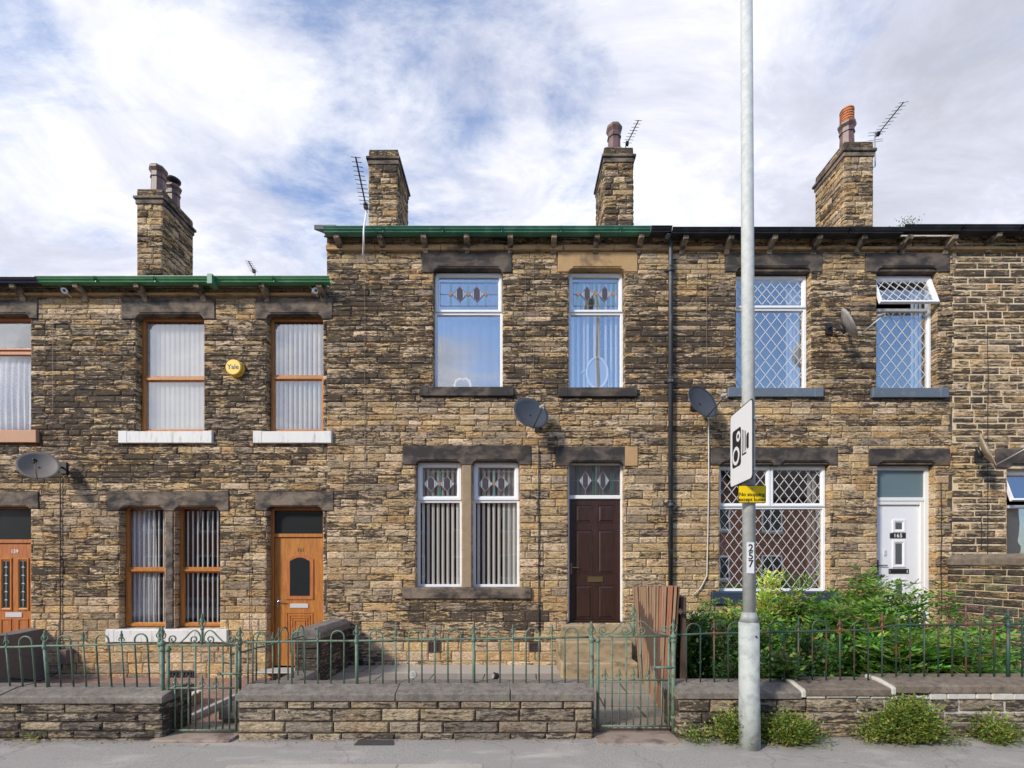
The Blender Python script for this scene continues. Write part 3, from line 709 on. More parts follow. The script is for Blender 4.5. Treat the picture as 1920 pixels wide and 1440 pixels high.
def eaves(h, xa, xb, zg, band_px, gut, corb, zslope=.56, gy=-.27, verge=False):
    """string course, corbels, gutter pieces and the roof behind them"""
    zb1, zb0 = Z(band_px[0]), Z(band_px[1])
    b = MB(); x = xa; rr = random.Random(int(xa * 10) + 50)
    while x < xb - .01:
        w = rr.uniform(.7, 1.2); w = xb - x if x + w > xb - .4 else w
        b.prismx([(-.060, zb0 + .006), (.05, zb0), (.05, zb1 + .004), (-.02, zb1), (-.062, zb1 - .012)], x + .003, x + w - .003); x += w
    h.cut.append((xa, xb, zb0, zb1)); b.build('string_course', BAND, h.o, bevel=.005)
    for px in corb:
        c = MB(); cx = X(px, -.1); z1 = zg - .078; w = .042
        c.prismx([(.03, z1 - .20), (-.035, z1 - .19), (-.055, z1 - .13), (-.15, z1 - .085), (-.21, z1 - .06), (-.22, z1), (.03, z1)], cx - w, cx + w)
        c.build('corbel', CORBEL, h.o, bevel=.006)
    for (a, b_, m, dz) in gut:
        g = MB(); z = zg + dz
        out = [(gy + .02, z - .080), (gy + .042, z - .078), (gy + .035, z - .055), (gy + .012, z - .036), (gy + .004, z - .016), (gy - .008, z - .010), (gy - .008, z),
               (gy + .006, z), (gy + .015, z - .02), (gy + .03, z - .04), (gy + .06, z - .068), (gy + .115, z - .068), (gy + .115, z), (gy + .125, z), (gy + .125, z - .080)]
        g.prismx(out, a, b_)
        xx = a + .0
        while xx < b_ - .2:
            if xx > a + .1: g.prismx([(p[0] - .006 if p[0] < gy + .05 else p[0], p[1] - .003) for p in out[:7]] + [(gy + .02, z - .002)], xx - .012, xx + .012)
            xx += 0.92
        g.build('gutter', m, h.o)
    r_ = MB(); y0, yr = -.12, 3.0; z0 = zg - .045; zr = z0 + (yr - y0) * zslope
    r_.prismx([(y0, z0 - .025), (y0, z0), (yr, zr), (6.1, z0), (6.1, z0 - .05), (yr, zr - .06)], xa, xb)
    for yy in np.linspace(0.05, 2.9, 14):      # slate courses
        zz_ = z0 + (yy - y0) * zslope; r_.prismx([(yy, zz_ + .001), (yy, zz_ + .012), (yy + .2, zz_ + .2 * zslope + .003), (yy + .2, zz_ + .2 * zslope + .001)], xa + .01, xb - .01)
    r_.build('roof', SLATE, h.o)
    g = MB()                                   # gable triangle under the slates
    for xx in ((xa + .02,) if verge else ()):
        g.prismx([(0.02, z0 - .3), (0.02, z0 - .06), (yr, zr - .07), (5.9, z0 - .06), (5.9, z0 - .3)], xx, xx + .03)
    if verge: g.build('gable', MORTAR_D, h.o)
    if verge:
        v = MB(); v.prismx([(y0 - .1, z0 + .02), (y0 - .1, z0 + .10), (yr, zr + .10), (yr, zr + .02)], xa - .12, xa + .22); v.build('verge_coping', SLATE, h.o, bevel=.01)

def chimney(h, pl, pr, Y0, Lc, ztop, zbase, seed, soot, mortar=MORTAR_D, capcol=LINTEL):
    x0, x1 = X(pl, Y0), X(pr, Y0); rng = random.Random(seed); st = Stones(seed)
    rows = courses(zbase, ztop - .30, lambda z: .125, rng)
    lf = lambda z: .26
    w, d = x1 - x0, Lc
    for (c, e) in rows:
        for (org, U, Nn, ln) in (((x0, Y0, c), (1, 0, 0), (0, -1, 0), w), ((x0, Y0 + d, c), (0, -1, 0), (-1, 0, 0), d), ((x1, Y0, c), (0, 1, 0), (1, 0, 0), d), ((x1, Y0 + d, c), (-1, 0, 0), (0, 1, 0), w)):
            t = 0
            while t < ln - .01:
                q = rng.uniform(.14, .36); q = ln - t if t + q > ln - .1 else q
                col = rng.choice(PAL); k = rng.uniform(.8, 1.1)
                st.add(tuple(org[i] + U[i] * t for i in range(3)), U, (0, 0, 1), Nn, q, e - c, .024, tuple(v * k for v in col), min(1, max(0, soot + rng.gauss(0, .16))), .028, .006)
                t += q
    # neck course, projecting band and top course
    ex = MB(); ex.box(x0 + .006, x1 - .006, Y0 + .006, Y0 + d - .006, zbase, ztop - .03, 1)
    for (c, e, o_) in ((ztop - .14, ztop, .0),):
        for (org, U, Nn, ln) in (((x0, Y0, c), (1, 0, 0), (0, -1, 0), w), ((x0, Y0 + d, c), (0, -1, 0), (-1, 0, 0), d), ((x1, Y0, c), (0, 1, 0), (1, 0, 0), d), ((x1, Y0 + d, c), (-1, 0, 0), (0, 1, 0), w)):
            t = 0
            while t < ln - .01:
                q = rng.uniform(.18, .4); q = ln - t if t + q > ln - .12 else q
                st.add(tuple(org[i] + U[i] * t for i in range(3)), U, (0, 0, 1), Nn, q, e - c, .016, tuple(v * .8 for v in rng.choice(PAL)), min(1, soot + .2), .028, .005); t += q
    o = st.build('chimney', [STONE, mortar], h.o, ex)
    b = MB(); b.box(x0 - .055, x1 + .055, Y0 - .055, Y0 + d + .055, ztop - .20, ztop - .14); b.box(x0 - .025, x1 + .025, Y0 - .025, Y0 + d + .025, ztop - .30, ztop - .20)
    b.box(x0 + .0, x1 - .0, Y0 + .0, Y0 + d - .0, ztop + .001, ztop + .035)
    b.build('chimney_cap', capcol, o, bevel=.01)
    return o, (x0, x1, Y0, Y0 + d, ztop + .035)
def pot(ch, cx, cy, z0, hgt, r, m=TERRA, top=None, n=8):
    b = MB()
    prof = [(r * 1.12, z0), (r * 1.12, z0 + .05), (r * 1.0, z0 + .07), (r * .92, z0 + hgt * .60), (r * 1.06, z0 + hgt * .62), (r * 1.06, z0 + hgt * .67), (r * .94, z0 + hgt * .68), (r * .96, z0 + hgt * .78),
            (r * 1.22, z0 + hgt * .88), (r * 1.22, z0 + hgt * .94), (r * 1.0, z0 + hgt), (r * .75, z0 + hgt), (r * .7, z0 + hgt * .7)]
    b.lathe(prof, (cx, cy, 0), n, smooth=False, rot0=R(22.5))
    o = b.build('chimney_pot', m, ch)
    return o

# ================================================================ THE GROUND
def gz(x): return 0.0035 * x
def sheet(name, x0, x1, y0, y1, z, m, kind='structure', thick=.0, tilt=True):
    mb = MB()
    f = gz if tilt else (lambda q: 0)
    if thick: mb.add([(x0, y0, z + f(x0)), (x1, y0, z + f(x1)), (x1, y1, z + f(x1)), (x0, y1, z + f(x0)), (x0, y0, z - thick + f(x0)), (x1, y0, z - thick + f(x1)), (x1, y1, z - thick + f(x1)), (x0, y1, z - thick + f(x0))],
                     [(0, 1, 2, 3), (4, 7, 6, 5), (0, 4, 5, 1), (1, 5, 6, 2), (2, 6, 7, 3), (3, 7, 4, 0)])
    else: mb.add([(x0, y0, z + f(x0)), (x1, y0, z + f(x1)), (x1, y1, z + f(x1)), (x0, y1, z + f(x0))], [(0, 1, 2, 3)])
    o = mb.build(name, m); o['kind'] = kind; return o
sheet('ground', -900, 900, -900, 900, -.40, SOIL, tilt=False)
sheet('road', -60, 60, -14.0, -5.55, -.115, ROADM, thick=.2)
sheet('pavement', -60, 60, -5.40, -3.05, 0, ASPH, thick=.25)
mb = MB()
x = -20.0
while x < 20: mb.box(x + .003, x + .912, -5.545, -5.405, -.3, .004 + gz(x)); x += .915
o = mb.build('kerb', CONC, bevel=.012); o['kind'] = 'structure'
sheet('far_pavement', -60, 60, -17.0, -14.0, 0, ASPH, thick=.25)
# pale flag strip let into the pavement, and a trench patch
mb = MB(); ys = -3.86
for (a, b) in ((X(425, ys), X(744, ys)), (X(747, ys), X(905, ys))):
    mb.add([(a, ys - .55, .004 + gz(a)), (b, ys - .55, .004 + gz(b)), (b, ys + .03, .004 + gz(b)), (a, ys + .03, .004 + gz(a))], [(0, 1, 2, 3)])
o = mb.build('paving_strip', FLAG); o['kind'] = 'structure'
mb = MB(); a, b = X(668, -3.35), X(742, -3.35)
mb.add([(a, -3.42, .005 + gz(a)), (b, -3.42, .005 + gz(b)), (b - .03, -3.30, .005 + gz(b)), (a, -3.29, .005 + gz(a))], [(0, 1, 2, 3)])
o = mb.build('inspection_cover', mat('dark cast iron cover', (0.06, 0.056, 0.052), .7, var=.3, vscale=20, bump=.003)); tag(o, 'small dark inspection cover set in the pavement below the middle garden wall', 'cover')

# ================================================================ HOUSES
rngL = random.Random(5); rngR = random.Random(9)
def hL(z): return .155 if z < .6 else (.118 if z < 2.6 else (.10 if z < 3.5 else .084))
def hR(z): return .165 if z < .7 else (.120 if z < 3.7 else (.10 if z < 4.3 else .086))
zL, zR = Z(534), Z(441)
rowsL = courses(-.3, zL, hL, rngL); rowsR = courses(-.1, zR, hR, rngR)
rows167 = courses(-.1, zR, lambda z: .108, random.Random(21))
lenf = lambda z: .37 if z < 3.4 else .33
def sootL(x, z):
    s = .54 if z < 2.9 else .70
    if z > 5.0: s = .56
    if z > 5.55: s = .30
    if z < .9: s = .22
    return s + .25 * (vn(x * .7, z * 1.3, 4) - .5)
def sootM(x, z):
    s = .47
    if z > 3.5: s = .46
    if z > 4.2: s = .70
    if z > 6.1: s = .60
    if z > 6.42: s = .38
    if z < 1.0 and z > .4 and -2.1 < x < .6: s = .66
    if z < .45: s = .2
    if x < -2.2 and z < 1.2: s = .6
    return s + .28 * (vn(x * .8, z * 1.4, 6) - .5)
def sootR(x, z):
    s = .40
    if z > 3.4: s = .5
    if z > 4.2: s = .66
    if z > 6.1: s = .5
    return s + .28 * (vn(x * .8, z * 1.4, 6) - .5)
def soot7(x, z): return .62 + .25 * (vn(x * .9, z * 1.4, 6) - .5)

XB1, XB2, XB3, XB4 = X(85), X(613), X(1255), X(1786)
H159 = House('leftmost terraced stone house with a terracotta painted sill and a lace curtain', X(-420), XB1, zL, rowsL, 31)
H161 = House('lower terraced stone house with golden oak windows and white window sills', XB1, XB2, zL, rowsL, 32)
H163 = House('middle terraced stone house with a dark brown panelled door and white stained glass windows', XB2, XB3, zR, rowsR, 33)
H165 = House('terraced stone house with diamond leaded windows and a white front door', XB3, XB4, zR, rowsR, 34)
H167 = House('rightmost terraced stone house with pale pointed masonry, cut off by the photo edge', XB4, X(2460), zR, rows167, 35)

# ---------------- 161
h = H161
def oakwin(h, op, ztr, m=OAK, lower_sash=True, glass=GLASS_H, w=.05):
    x0, x1, z0, z1 = op; zt = fz(ztr)
    wn_ = winframe(h.o, x0, x1, z0 + .005, z1 + .02, m, w, [(zt, .05)])
    pane(wn_, x0 + w, x1 - w, zt + .025, z1 + .02 - w, glass)
    sash(wn_, x0 + .018, x1 - .018, z0 + .02, zt - .008, m, .065)
    pane(wn_, x0 + .08, x1 - .08, z0 + .08, zt - .07, glass, .135)
    return wn_
op = h.opening(255, 383, 590, 810); h.lin(229, 404, 560, 599, [(255, 383, 590)], LINTEL); h.sill(227, 401, 810, 832, WPAINT)
w1 = oakwin(h, op, 708); slats(w1, op[0] + .02, op[1] - .02, op[2], op[3] - .05, 13, .086, 16, BLIND, .205)
op = h.opening(500, 606, 590, 810); h.lin(480, 624, 559, 599, [(500, 606, 590)], LINTEL); h.sill(478, 624, 810, 832, WPAINT)
w2 = oakwin(h, op, 706); slats(w2, op[0] + .02, op[1] - .02, op[2] + .05, op[3] - .05, 11, .052, 22, BLIND, .205)
opa = h.opening(224, 309, 950, 1178); opb = h.opening(327, 413, 950, 1178)
h.lin(202, 430, 922, 958, [(224, 309, 950), (327, 413, 950)], LINTEL); h.cutpx(309, 327, 950, 1180); h.sill(203, 429, 1180, 1203, WPAINT)
m_ = MB(); m_.prismx([(-.012, opa[2]), (.25, opa[2]), (.25, Z(957)), (-.012, Z(957))], X(309.5), X(326.5)); m_.build('mullion', LINTEL, h.o, bevel=.02)
for op, net in ((opa, True), (opb, False)):
    w_ = oakwin(h, op, 1066, glass=GLASS_L, w=.04)
    slats(w_, op[0] + .04, op[1] - .04, op[2] + .06, op[3] - .05, 8, .026, 15, BLIND, .205)
    if net: curtain(w_, op[0] - .02, op[0] + .42, op[2], op[3], 9, .018, NET, .25)
# door
def doorset(h, pl, pr, pt, pb, m, ptr, w=.055, fan=None):
    op = h.opening(pl, pr, pt, pb); x0, x1, z0, z1 = op; zt = fz(ptr)
    d = MB(); d.box(x0, x0 + w, YF, .2, z0, z1 + .01); d.box(x1 - w, x1, YF, .2, z0, z1 + .01); d.box(x0 + w, x1 - w, YF, .2, z1 - w + .01, z1 + .01); d.box(x0 + w, x1 - w, YF, .2, zt - .03, zt + .03)
    return op, d, zt
op, d, zt = doorset(h, 500, 606, 950, 1258, OAK, 1004)
h.lin(480, 626, 922, 958, [(500, 606, 950)], LINTEL)
x0, x1, z0, z1 = op
d1 = MB(); xa, xb = x0 + .06, x1 - .06; y = .145
d1.box(xa, xb, y, y + .045, z0 + .05, zt - .035)
door = d1.build('door', OAK, h.o, bevel=.004)
d.build('door_frame', OAK, door, bevel=.006)
mb = MB(); mb.box(x0 + .055, x1 - .055, .15, .156, zt + .03, z1 - .045); mb.build('fanlight', FROST_D, door)
# arched glazed moulding
gx0, gx1, gz0, gz1 = fx(543), fx(580), fz(1117), fz(1052)
def arch(x0, x1, z0, z1, rise, n=8): return [(x0, z0), (x1, z0), (x1, z1)] + [(x1 + (x0 - x1) * i / n, z1 + rise * math.sin(math.pi * i / n)) for i in range(1, n)] + [(x0, z1)]
mb = MB()
for e, yy in ((.075, y - .004), (.062, y - .014), (.03, y - .008)): mb.prism(arch(gx0 - e, gx1 + e, gz0 - e, gz1 + e * .5, .075), yy, y + .002)
mb.build('glazing_bead', OAK_R, door, bevel=.003)
mb = MB(); mb.prism(arch(gx0, gx1, gz0, gz1, .06), y - .0185, y - .006); mb.build('door_glass', FROST_D, door)
mb = MB(); px0, px1, pz0, pz1 = fx(536), fx(586), fz(1232), fz(1148)
for e in (0, .045, .085, .125): mb.bevring(px0 + e, px1 - e, pz0 + e, pz1 - e, .024, y - .010, y + .002)
mb.build('door_panel', OAK_R, door)
mb = MB(); mb.box(fx(543), fx(577), y - .010, y + .002, fz(1140), fz(1132)); mb.build('letter_plate', PLATE, door, bevel=.002)
def lever(door, x, z, m, s=1, y=.145):
    mb = MB(); mb.box(x - .014, x + .014, y - .010, y + .002, z - .11, z + .07)
    mb.tube([(x, y - .01, z), (x, y - .045, z), (x + s * .03, y - .05, z), (x + s * .115, y - .046, z - .004)], .009, 8)
    mb.lathe([(.009, -.014), (.009, 0)], (x, y, z - .06), 10, axis='y'); mb.build('door_handle', m, door, bevel=.002)
lever(door, fx(520), fz(1127), CHROME)
text('door_number', '161', .085, (fx(562.5), y - .004, fz(1031)), BRASS, door, off=.001)
mb = MB(); mb.box(X(478, -.2), X(566, -.2), -.26, .12, -.08, Z(1261, -.26)); stp = mb.build('doorstep', CONC, h.o, bevel=.012)

# vents, junction box, cables on 161
mb = MB(); mb.ring(X(316), X(364), Z(1275), Z(1259), .012, -.02, .03)
for i in range(7): mb.box(X(318 + i * 6.5), X(319.6 + i * 6.5), -.012, .02, Z(1274), Z(1260))
mb.box(X(317), X(363), -.012, .0, Z(1268), Z(1266)); mb.build('air_vent', mat('dark vent', (.03, .03, .035), .7), h.o)
h.cutpx(315, 365, 1258, 1276)
mb = MB(); mb.box(X(118, -.06), X(133, -.06), -.14, .03, Z(1243), Z(1216)); mb.build('cable_box', mat('brown box', (.15, .11, .095), .6), h.o, bevel=.006)
def cable(h, pts, r=.005, m=DARK, name='cable'):
    mb = MB(); mb.tube(pts, r, 6); return mb.build(name, m, h)
def wig(px, pa, pb, n=14, y=-.028, amp=.004, seed=0):
    rr = random.Random(seed + px); return [(X(px) + rr.uniform(-amp, amp), y + rr.uniform(-.003, .003), Z(pa + (pb - pa) * i / n)) for i in range(n + 1)]
cable(h.o, wig(116, 893, 1225), .008, DARK); cable(h.o, wig(470, 1000, 1240), .004, DARK)
cable(h.o, [(X(128), -.10, Z(1243)), (X(127), -.13, Z(1256)), (X(110), -.3, Z(1268)), (X(60), -.8, .02), (X(20), -1.0, .015)], .012, DARK)
cable(h.o, wig(102, 545, 780), .003, mat('pinkish cable', (.35, .25, .2), .6))
eaves(h, XB1, XB2 - .005, Z(515, -.3), (551, 557), [(X(62, -.3), X(615, -.3), GREEN_L, 0)], [152, 265, 376, 497, 603], .50)
mb = MB(); mb.box(X(388, -.32), X(398, -.32), -.325, -.16, Z(534, -.32), Z(513, -.32)); mb.v = [(v[0], v[1], v[2] + (.02 if v[2] < Z(530, -.32) else 0)) for v in mb.v]; mb.build('gutter_joint', GREEN, h.o, bevel=.004)
h.finish(sootL, lenf, MORTAR_D)

# ---------------- 159
h = H159
op = h.opening(-70, 58, 590, 808); h.lin(-95, 72, 562, 598, [(-70, 58, 590)], LINTEL); h.sill(-90, 74, 808, 831, TPAINT)
x0, x1, z0, z1 = op; zt = fz(661)
w_ = winframe(h.o, x0, x1, z0 + .005, z1 + .02, OAK_R, .045, [(zt, .07)])
sash(w_, x0 + .02, x1 - .02, zt + .03, z1 - .0, OAK_R, .05); pane(w_, x0 + .07, x1 - .07, zt + .08, z1 - .05, GLASS_H, .135)
pane(w_, x0 + .045, x1 - .045, z0 + .05, zt - .035, GLASS_L)
curtain(w_, x0, x1, z0, zt, 11, .02, NET, .24, 'lace_curtain')
op, d, zt = doorset(h, -44, 58, 950, 1255, OAK_R, 1015, w=.03)
h.lin(-60, 74, 922, 954, [(-44, 58, 950)], LINTEL)
x0, x1, z0, z1 = op; y = .145
d1 = MB(); d1.box(x0 + .032, x1 - .032, y, y + .045, z0 + .04, zt - .03); door = d1.build('door', OAK_R, h.o, bevel=.004)
d.build('door_frame', OAK_R, door, bevel=.006)
mb = MB(); mb.box(x0 + .03, x1 - .03, .15, .156, zt + .03, z1 - .02); mb.build('fanlight', FROST_D, door)
for cx in (-23, 9, 41):
    a, b = fx(cx - 5), fx(cx + 5)
    mb = MB(); mb.bevring(a - .055, b + .055, fz(1145), fz(1046), .045, y - .014, y + .002); mb.build('glazing_bead', OAK, door)
    mb = MB(); mb.box(a - .01, b + .01, y - .004, y - .001, fz(1139), fz(1052)); gl = mb.build('door_glass', FROST_D, door)
    mb = MB()
    for k in range(5):
        zc = fz(1064 + k * 15.4); mb.prism([((a + b) / 2 - .03, zc - .004), ((a + b) / 2, zc + .022), ((a + b) / 2 + .03, zc - .004), ((a + b) / 2, zc + .004)], y - .008, y - .004)
    mb.box((a + b) / 2 - .002, (a + b) / 2 + .002, y - .006, y - .004, fz(1139), fz(1052)); mb.build('lead_ornament', WLEAD, door)
    mb = MB(); mb.bevring(fx(cx - 10), fx(cx + 10), fz(1240), fz(1160), .03, y - .012, y + .002); mb.build('door_panel', OAK, door)
mb = MB(); mb.box(fx(8), fx(39), y - .010, y + .002, fz(1157.5), fz(1148.5)); mb.build('letter_plate', PLATE, door, bevel=.002)
text('door_number', '159', .085, (fx(25), y - .004, fz(1034)), WPLAST, door, off=.001)
eaves(h, X(-420), XB1, Z(515, -.3), (551, 557), [(X(-420), X(62, -.3), BLUEG, -.01)], [35, -80, -190, -300], .50)
h.finish(sootL, lenf, MORTAR_D, jog=(0, .1))

# ---------------- 163
h = H163
def upvcwin(h, op, ptr, glass, w=.045, glass_top=None, sw=.06):
    x0, x1, z0, z1 = op; zt = fz(ptr)
    wn_ = winframe(h.o, x0 + .004, x1 - .004, z0 + .005, z1 + .01, UPVC, w, [(zt, .045)])
    sash(wn_, x0 + .02, x1 - .02, zt + .015, z1 - .012, UPVC, sw); pane(wn_, x0 + .07, x1 - .07, zt + .07, z1 - .065, glass_top or glass, .135)
    pane(wn_, x0 + w, x1 - w, z0 + w, zt - .02, glass)
    return wn_
op = h.opening(812, 943, 504, 727); h.lin(792, 960, 473, 512, [(812, 943, 504)], LINTEL_D); h.sill(789, 963, 727, 744, GPAINT_D if 0 else LINTEL_D)
w_ = upvcwin(h, op, 588, GLASS_M)
stained(w_, op[0] + .09, op[1] - .09, fz(573), fz(529), [fx(862), fx(894)], .115, .125, .128, teal=[fx(845), fx(878), fx(911)])
curtain(w_, op[0] + .05, op[1] - .05, op[2] + .05, op[3] - .1, 6, .01, mat('grey blue blind', (.10, .12, .15), .8), .26, 'roller_blind')
WIN163A = op
op = h.opening(1066, 1172, 504, 728); h.lin(1046, 1195, 473, 511, [(1066, 1172, 504)], LINTEL_O); h.sill(1047, 1193, 728, 745, LINTEL_D)
w_ = upvcwin(h, op, 588, GLASS_M)
stained(w_, op[0] + .09, op[1] - .09, fz(573), fz(529), [fx(1101), fx(1134)], .105, .125, .128, teal=[fx(1084), fx(1117.5), fx(1150)])
slats(w_, op[0] + .05, op[1] - .05, op[2] + .05, op[3] - .1, 9, .042, 10, BLIND, .24, 'curtain_strip', .018)
WIN163B = op
opa = h.opening(779, 866, 864, 1102); opb = h.opening(885, 975, 864, 1102)
h.lin(756, 996, 836, 872, [(779, 866, 864), (885, 975, 864)], LINTEL_D); h.cutpx(866, 885, 864, 1102); h.sill(756, 995, 1102, 1122, LINTEL)
m_ = MB(); m_.prismx([(-.012, opa[2]), (.25, opa[2]), (.25, Z(871)), (-.012, Z(871))], X(866.5), X(884.5)); m_.build('mullion', LINTEL_O if 0 else mat('buff stone mullion', (.30, .22, .14), .9, var=.3, vscale=8, bump=.004), h.o, bevel=.012)
for op, cs, tl, net in ((opa, (808, 838), 824, 0), (opb, (910, 940), 926, 1)):
    w_ = upvcwin(h, op, 940, GLASS_L, glass_top=GLASS_H, sw=.075)
    stained(w_, op[0] + .105, op[1] - .105, fz(930), fz(884), [fx(cs[0]), fx(cs[1])], .12, .125, .128, teal=[fx(tl)])
    slats(w_, op[0] + .05, op[1] - .05, op[2] + .05, op[3] - .1, 8, .044, 12, BLINDG, .205)
    if net: slats(w_, op[1] - .22, op[1] - .05, op[2] + .05, op[3] - .1, 4, .05, 15, BLINDG, .25, 'blind_stack')
# door 163
op, d, zt = doorset(h, 1065, 1171, 866, 1168, WOODW, 932, w=.035)
h.lin(1042, 1195, 838, 874, [(1065, 1171, 866)], LINTEL_D, end=(1171, 1195))
x0, x1, z0, z1 = op; y = .15
d1 = MB(); d1.box(x0 + .037, x1 - .037, y, y + .045, z0 + .035, zt - .03); door = d1.build('door', BROWN, h.o, bevel=.004)
d.build('door_frame', WOODW, door, bevel=.006)
mb = MB(); mb.box(x0 + .037, x1 - .037, .12, .19, z0, z0 + .033); mb.build('door_sill', BROWN, door, bevel=.005)
for (a, b, c, e) in ((1079, 1111, 946, 980), (1121, 1153, 946, 980), (1079, 1111, 993, 1076), (1121, 1153, 993, 1076), (1079, 1111, 1097, 1161), (1121, 1153, 1097, 1161)):
    mb = MB(); X0, X1, Z0, Z1 = fx(a), fx(b), fz(e), fz(c)
    mb.bevring(X0, X1, Z0, Z1, .018, y - .006, y + .006)
    P = [(X0 + .018, y + .004, Z0 + .018), (X1 - .018, y + .004, Z0 + .018), (X1 - .018, y + .004, Z1 - .018), (X0 + .018, y + .004, Z1 - .018)]
    q = .045; P += [(X0 + q, y - .012, Z0 + q), (X1 - q, y - .012, Z0 + q), (X1 - q, y - .012, Z1 - q), (X0 + q, y - .012, Z1 - q)]
    mb.add(P, [(4, 5, 6, 7), (0, 1, 5, 4), (1, 2, 6, 5), (2, 3, 7, 6), (3, 0, 4, 7)]); mb.build('door_panel', BROWN, door)
mb = MB(); mb.ring(fx(1102), fx(1131), fz(1091), fz(1081), .012, y - .012, y + .002); mb.box(fx(1104), fx(1129), y - .006, y, fz(1090), fz(1082)); mb.build('letter_plate', BRASS, door)
lever(door, fx(1071.5), fz(1064), BRASS, y=y)
mb = MB(); mb.box(x0 + .035, x1 - .035, .155, .16, zt + .03, z1 - .025); mb.build('fanlight', GLASS_H, door)
mb = MB(); mb.box(x0 + .035, x1 - .035, .20, .21, zt + .03, z1 - .025); mb.build('fanlight_backing', mat('dim grey glass', (.10, .12, .13), .3), door)
stained(door, x0 + .04, x1 - .04, zt + .03, z1 - .03, [fx(1098), fx(1131)], .10, .155, .148, teal=(), lead=LEAD)
mb = MB()
for px in (1082, 1114.5, 1148):
    for q in (-2.2, 2.2): mb.box(fx(px + q) - .006, fx(px + q) + .006, .145, .152, zt + .03, z1 - .03)
mb.build('glazing_strip', TEAL if 0 else mat('dull green came', (.05, .11, .09), .4), door)
# stone steps up to the door
st_ = MB()
st_.box(X(1052, -.0), X(1190, -.0), -.10, .14, -.05, Z(1170)); st_.build('doorstep', STEPST, h.o, bevel=.012)
for (ya, yb, z0_, z1_) in ((-.55, -.10, -.05, Z(1203, -.55)), (-.88, -.55, -.05, Z(1243, -.88))):
    s2 = MB(); s2.box(X(1048, -.55), X(1187, -.55), ya, yb, z0_, z1_); s2.build('front_step', STEPST, h.o, bevel=.02)
# air bricks
for (a, b, c, e) in ((803, 827, 1203, 1223), (992, 1013, 1205, 1222)):
    mb = MB(); mb.ring(X(a), X(b), Z(e), Z(c), .018, -.016, .03)
    for k in range(4): mb.box(X(a) + .018, X(b) - .018, -.008, .02, Z(e) + .03 + k * .033, Z(e) + .042 + k * .033)
    for k in range(3): mb.box(X(a + 5 + k * 5), X(a + 6.2 + k * 5), -.009, .02, Z(e) + .02, Z(c) - .02)
    mb.build('air_brick', mat('sooty air brick', (.07, .05, .045), .9), h.o)
    h.cutpx(a, b, c, e)
mb = MB(); mb.lathe([(.045, -.03), (.05, -.03), (.05, .02), (.03, .02)], (X(677), 0, Z(1242)), 16, axis='y'); mb.build('flue_outlet', DARK, h.o)
cable(h.o, wig(685, 500, 900), .003, mat('thin brown cable', (.20, .15, .11), .7)); cable(h.o, wig(1010, 845, 1190), .009, DARK)
cable(h.o, wig(985, 470, 740), .003, MATS['thin brown cable']); cable(h.o, wig(1000, 475, 745), .003, MATS['thin brown cable'])
# downpipe
mb = MB(); px = 1254.5; zz0 = Z(1100)
mb.tube([(X(px, -.3) + .0, -.22, Z(437, -.3)), (X(px), -.12, Z(446)), (X(px), -.075, Z(456)), (X(px), -.075, zz0)], .036, 14)
for pz in (515, 722, 951):
    mb.lathe([(.038, 0), (.052, 0), (.052, .03), (.044, .035), (.044, .07), (.05, .075), (.05, .095), (.038, .095)], (X(px), -.075, Z(pz)), 14)
    mb.box(X(px) - .085, X(px) + .085, -.03, .02, Z(pz) + .04, Z(pz) + .075)
mb.build('downpipe', PIPE, h.o)
eaves(h, XB2, XB3, Z(421, -.3), (462, 473), [(X(604, -.3), X(1222, -.3), GREEN, 0), (X(1222.5, -.3), X(1262, -.3), BLACKG, .004)], [635, 716, 796, 876, 957, 1038, 1118, 1200], .56, verge=True)
# stones of the exposed end wall above the lower roof
for (c, e) in [r_ for r_ in rowsR if r_[0] > 5.0]:
    yy = 0.0
    while yy < 5.9:
        q = h.rng.uniform(.2, .45); h.st.add((XB2, yy + q, c), (0, -1, 0), (0, 0, 1), (-1, 0, 0), q, e - c, .012, h.rng.choice(PAL), .6, .05); yy += q
h.finish(sootM, lenf, MORTAR_D, jog=(0.012, .1))

# ---------------- 165
h = H165
op = h.opening(1380, 1521, 510, 729); h.lin(1360, 1541, 475, 511, [(1380, 1521, 503)], LINTEL_D); h.sill(1363, 1540, 729, 746, GPAINT)
op = h.open[-1]
w_ = upvcwin(h, op, 580, GLASS_M)
lattice(w_, op[0] + .07, op[1] - .07, fz(570), fz(528), .145, .17, y=.1325)
lattice(w_, op[0] + .045, op[1] - .045, op[2] + .045, fz(586), .185, .235)
slats(w_, op[1] - .26, op[1] - .02, op[2], op[3] - .1, 4, .07, 15, mat('blue white curtain', (.55, .65, .75), .8), .26, 'curtain')
op = h.opening(1643, 1758, 510, 729); h.lin(1622, 1780, 475, 511, [(1643, 1758, 503)], LINTEL_D); h.sill(1632, 1774, 729, 747, GPAINT)
x0, x1, z0, z1 = op; zt = fz(581)
w_ = winframe(h.o, x0 + .004, x1 - .004, z0 + .005, z1 + .01, UPVC, .045, [(zt, .045)])
pane(w_, x0 + .045, x1 - .045, z0 + .05, zt - .02, GLASS_M); lattice(w_, x0 + .045, x1 - .045, z0 + .05, zt - .02, .185, .235)
slats(w_, x1 - .22, x1 - .02, z0, z1 - .1, 3, .07, 15, MATS['blue white curtain'], .26, 'curtain')
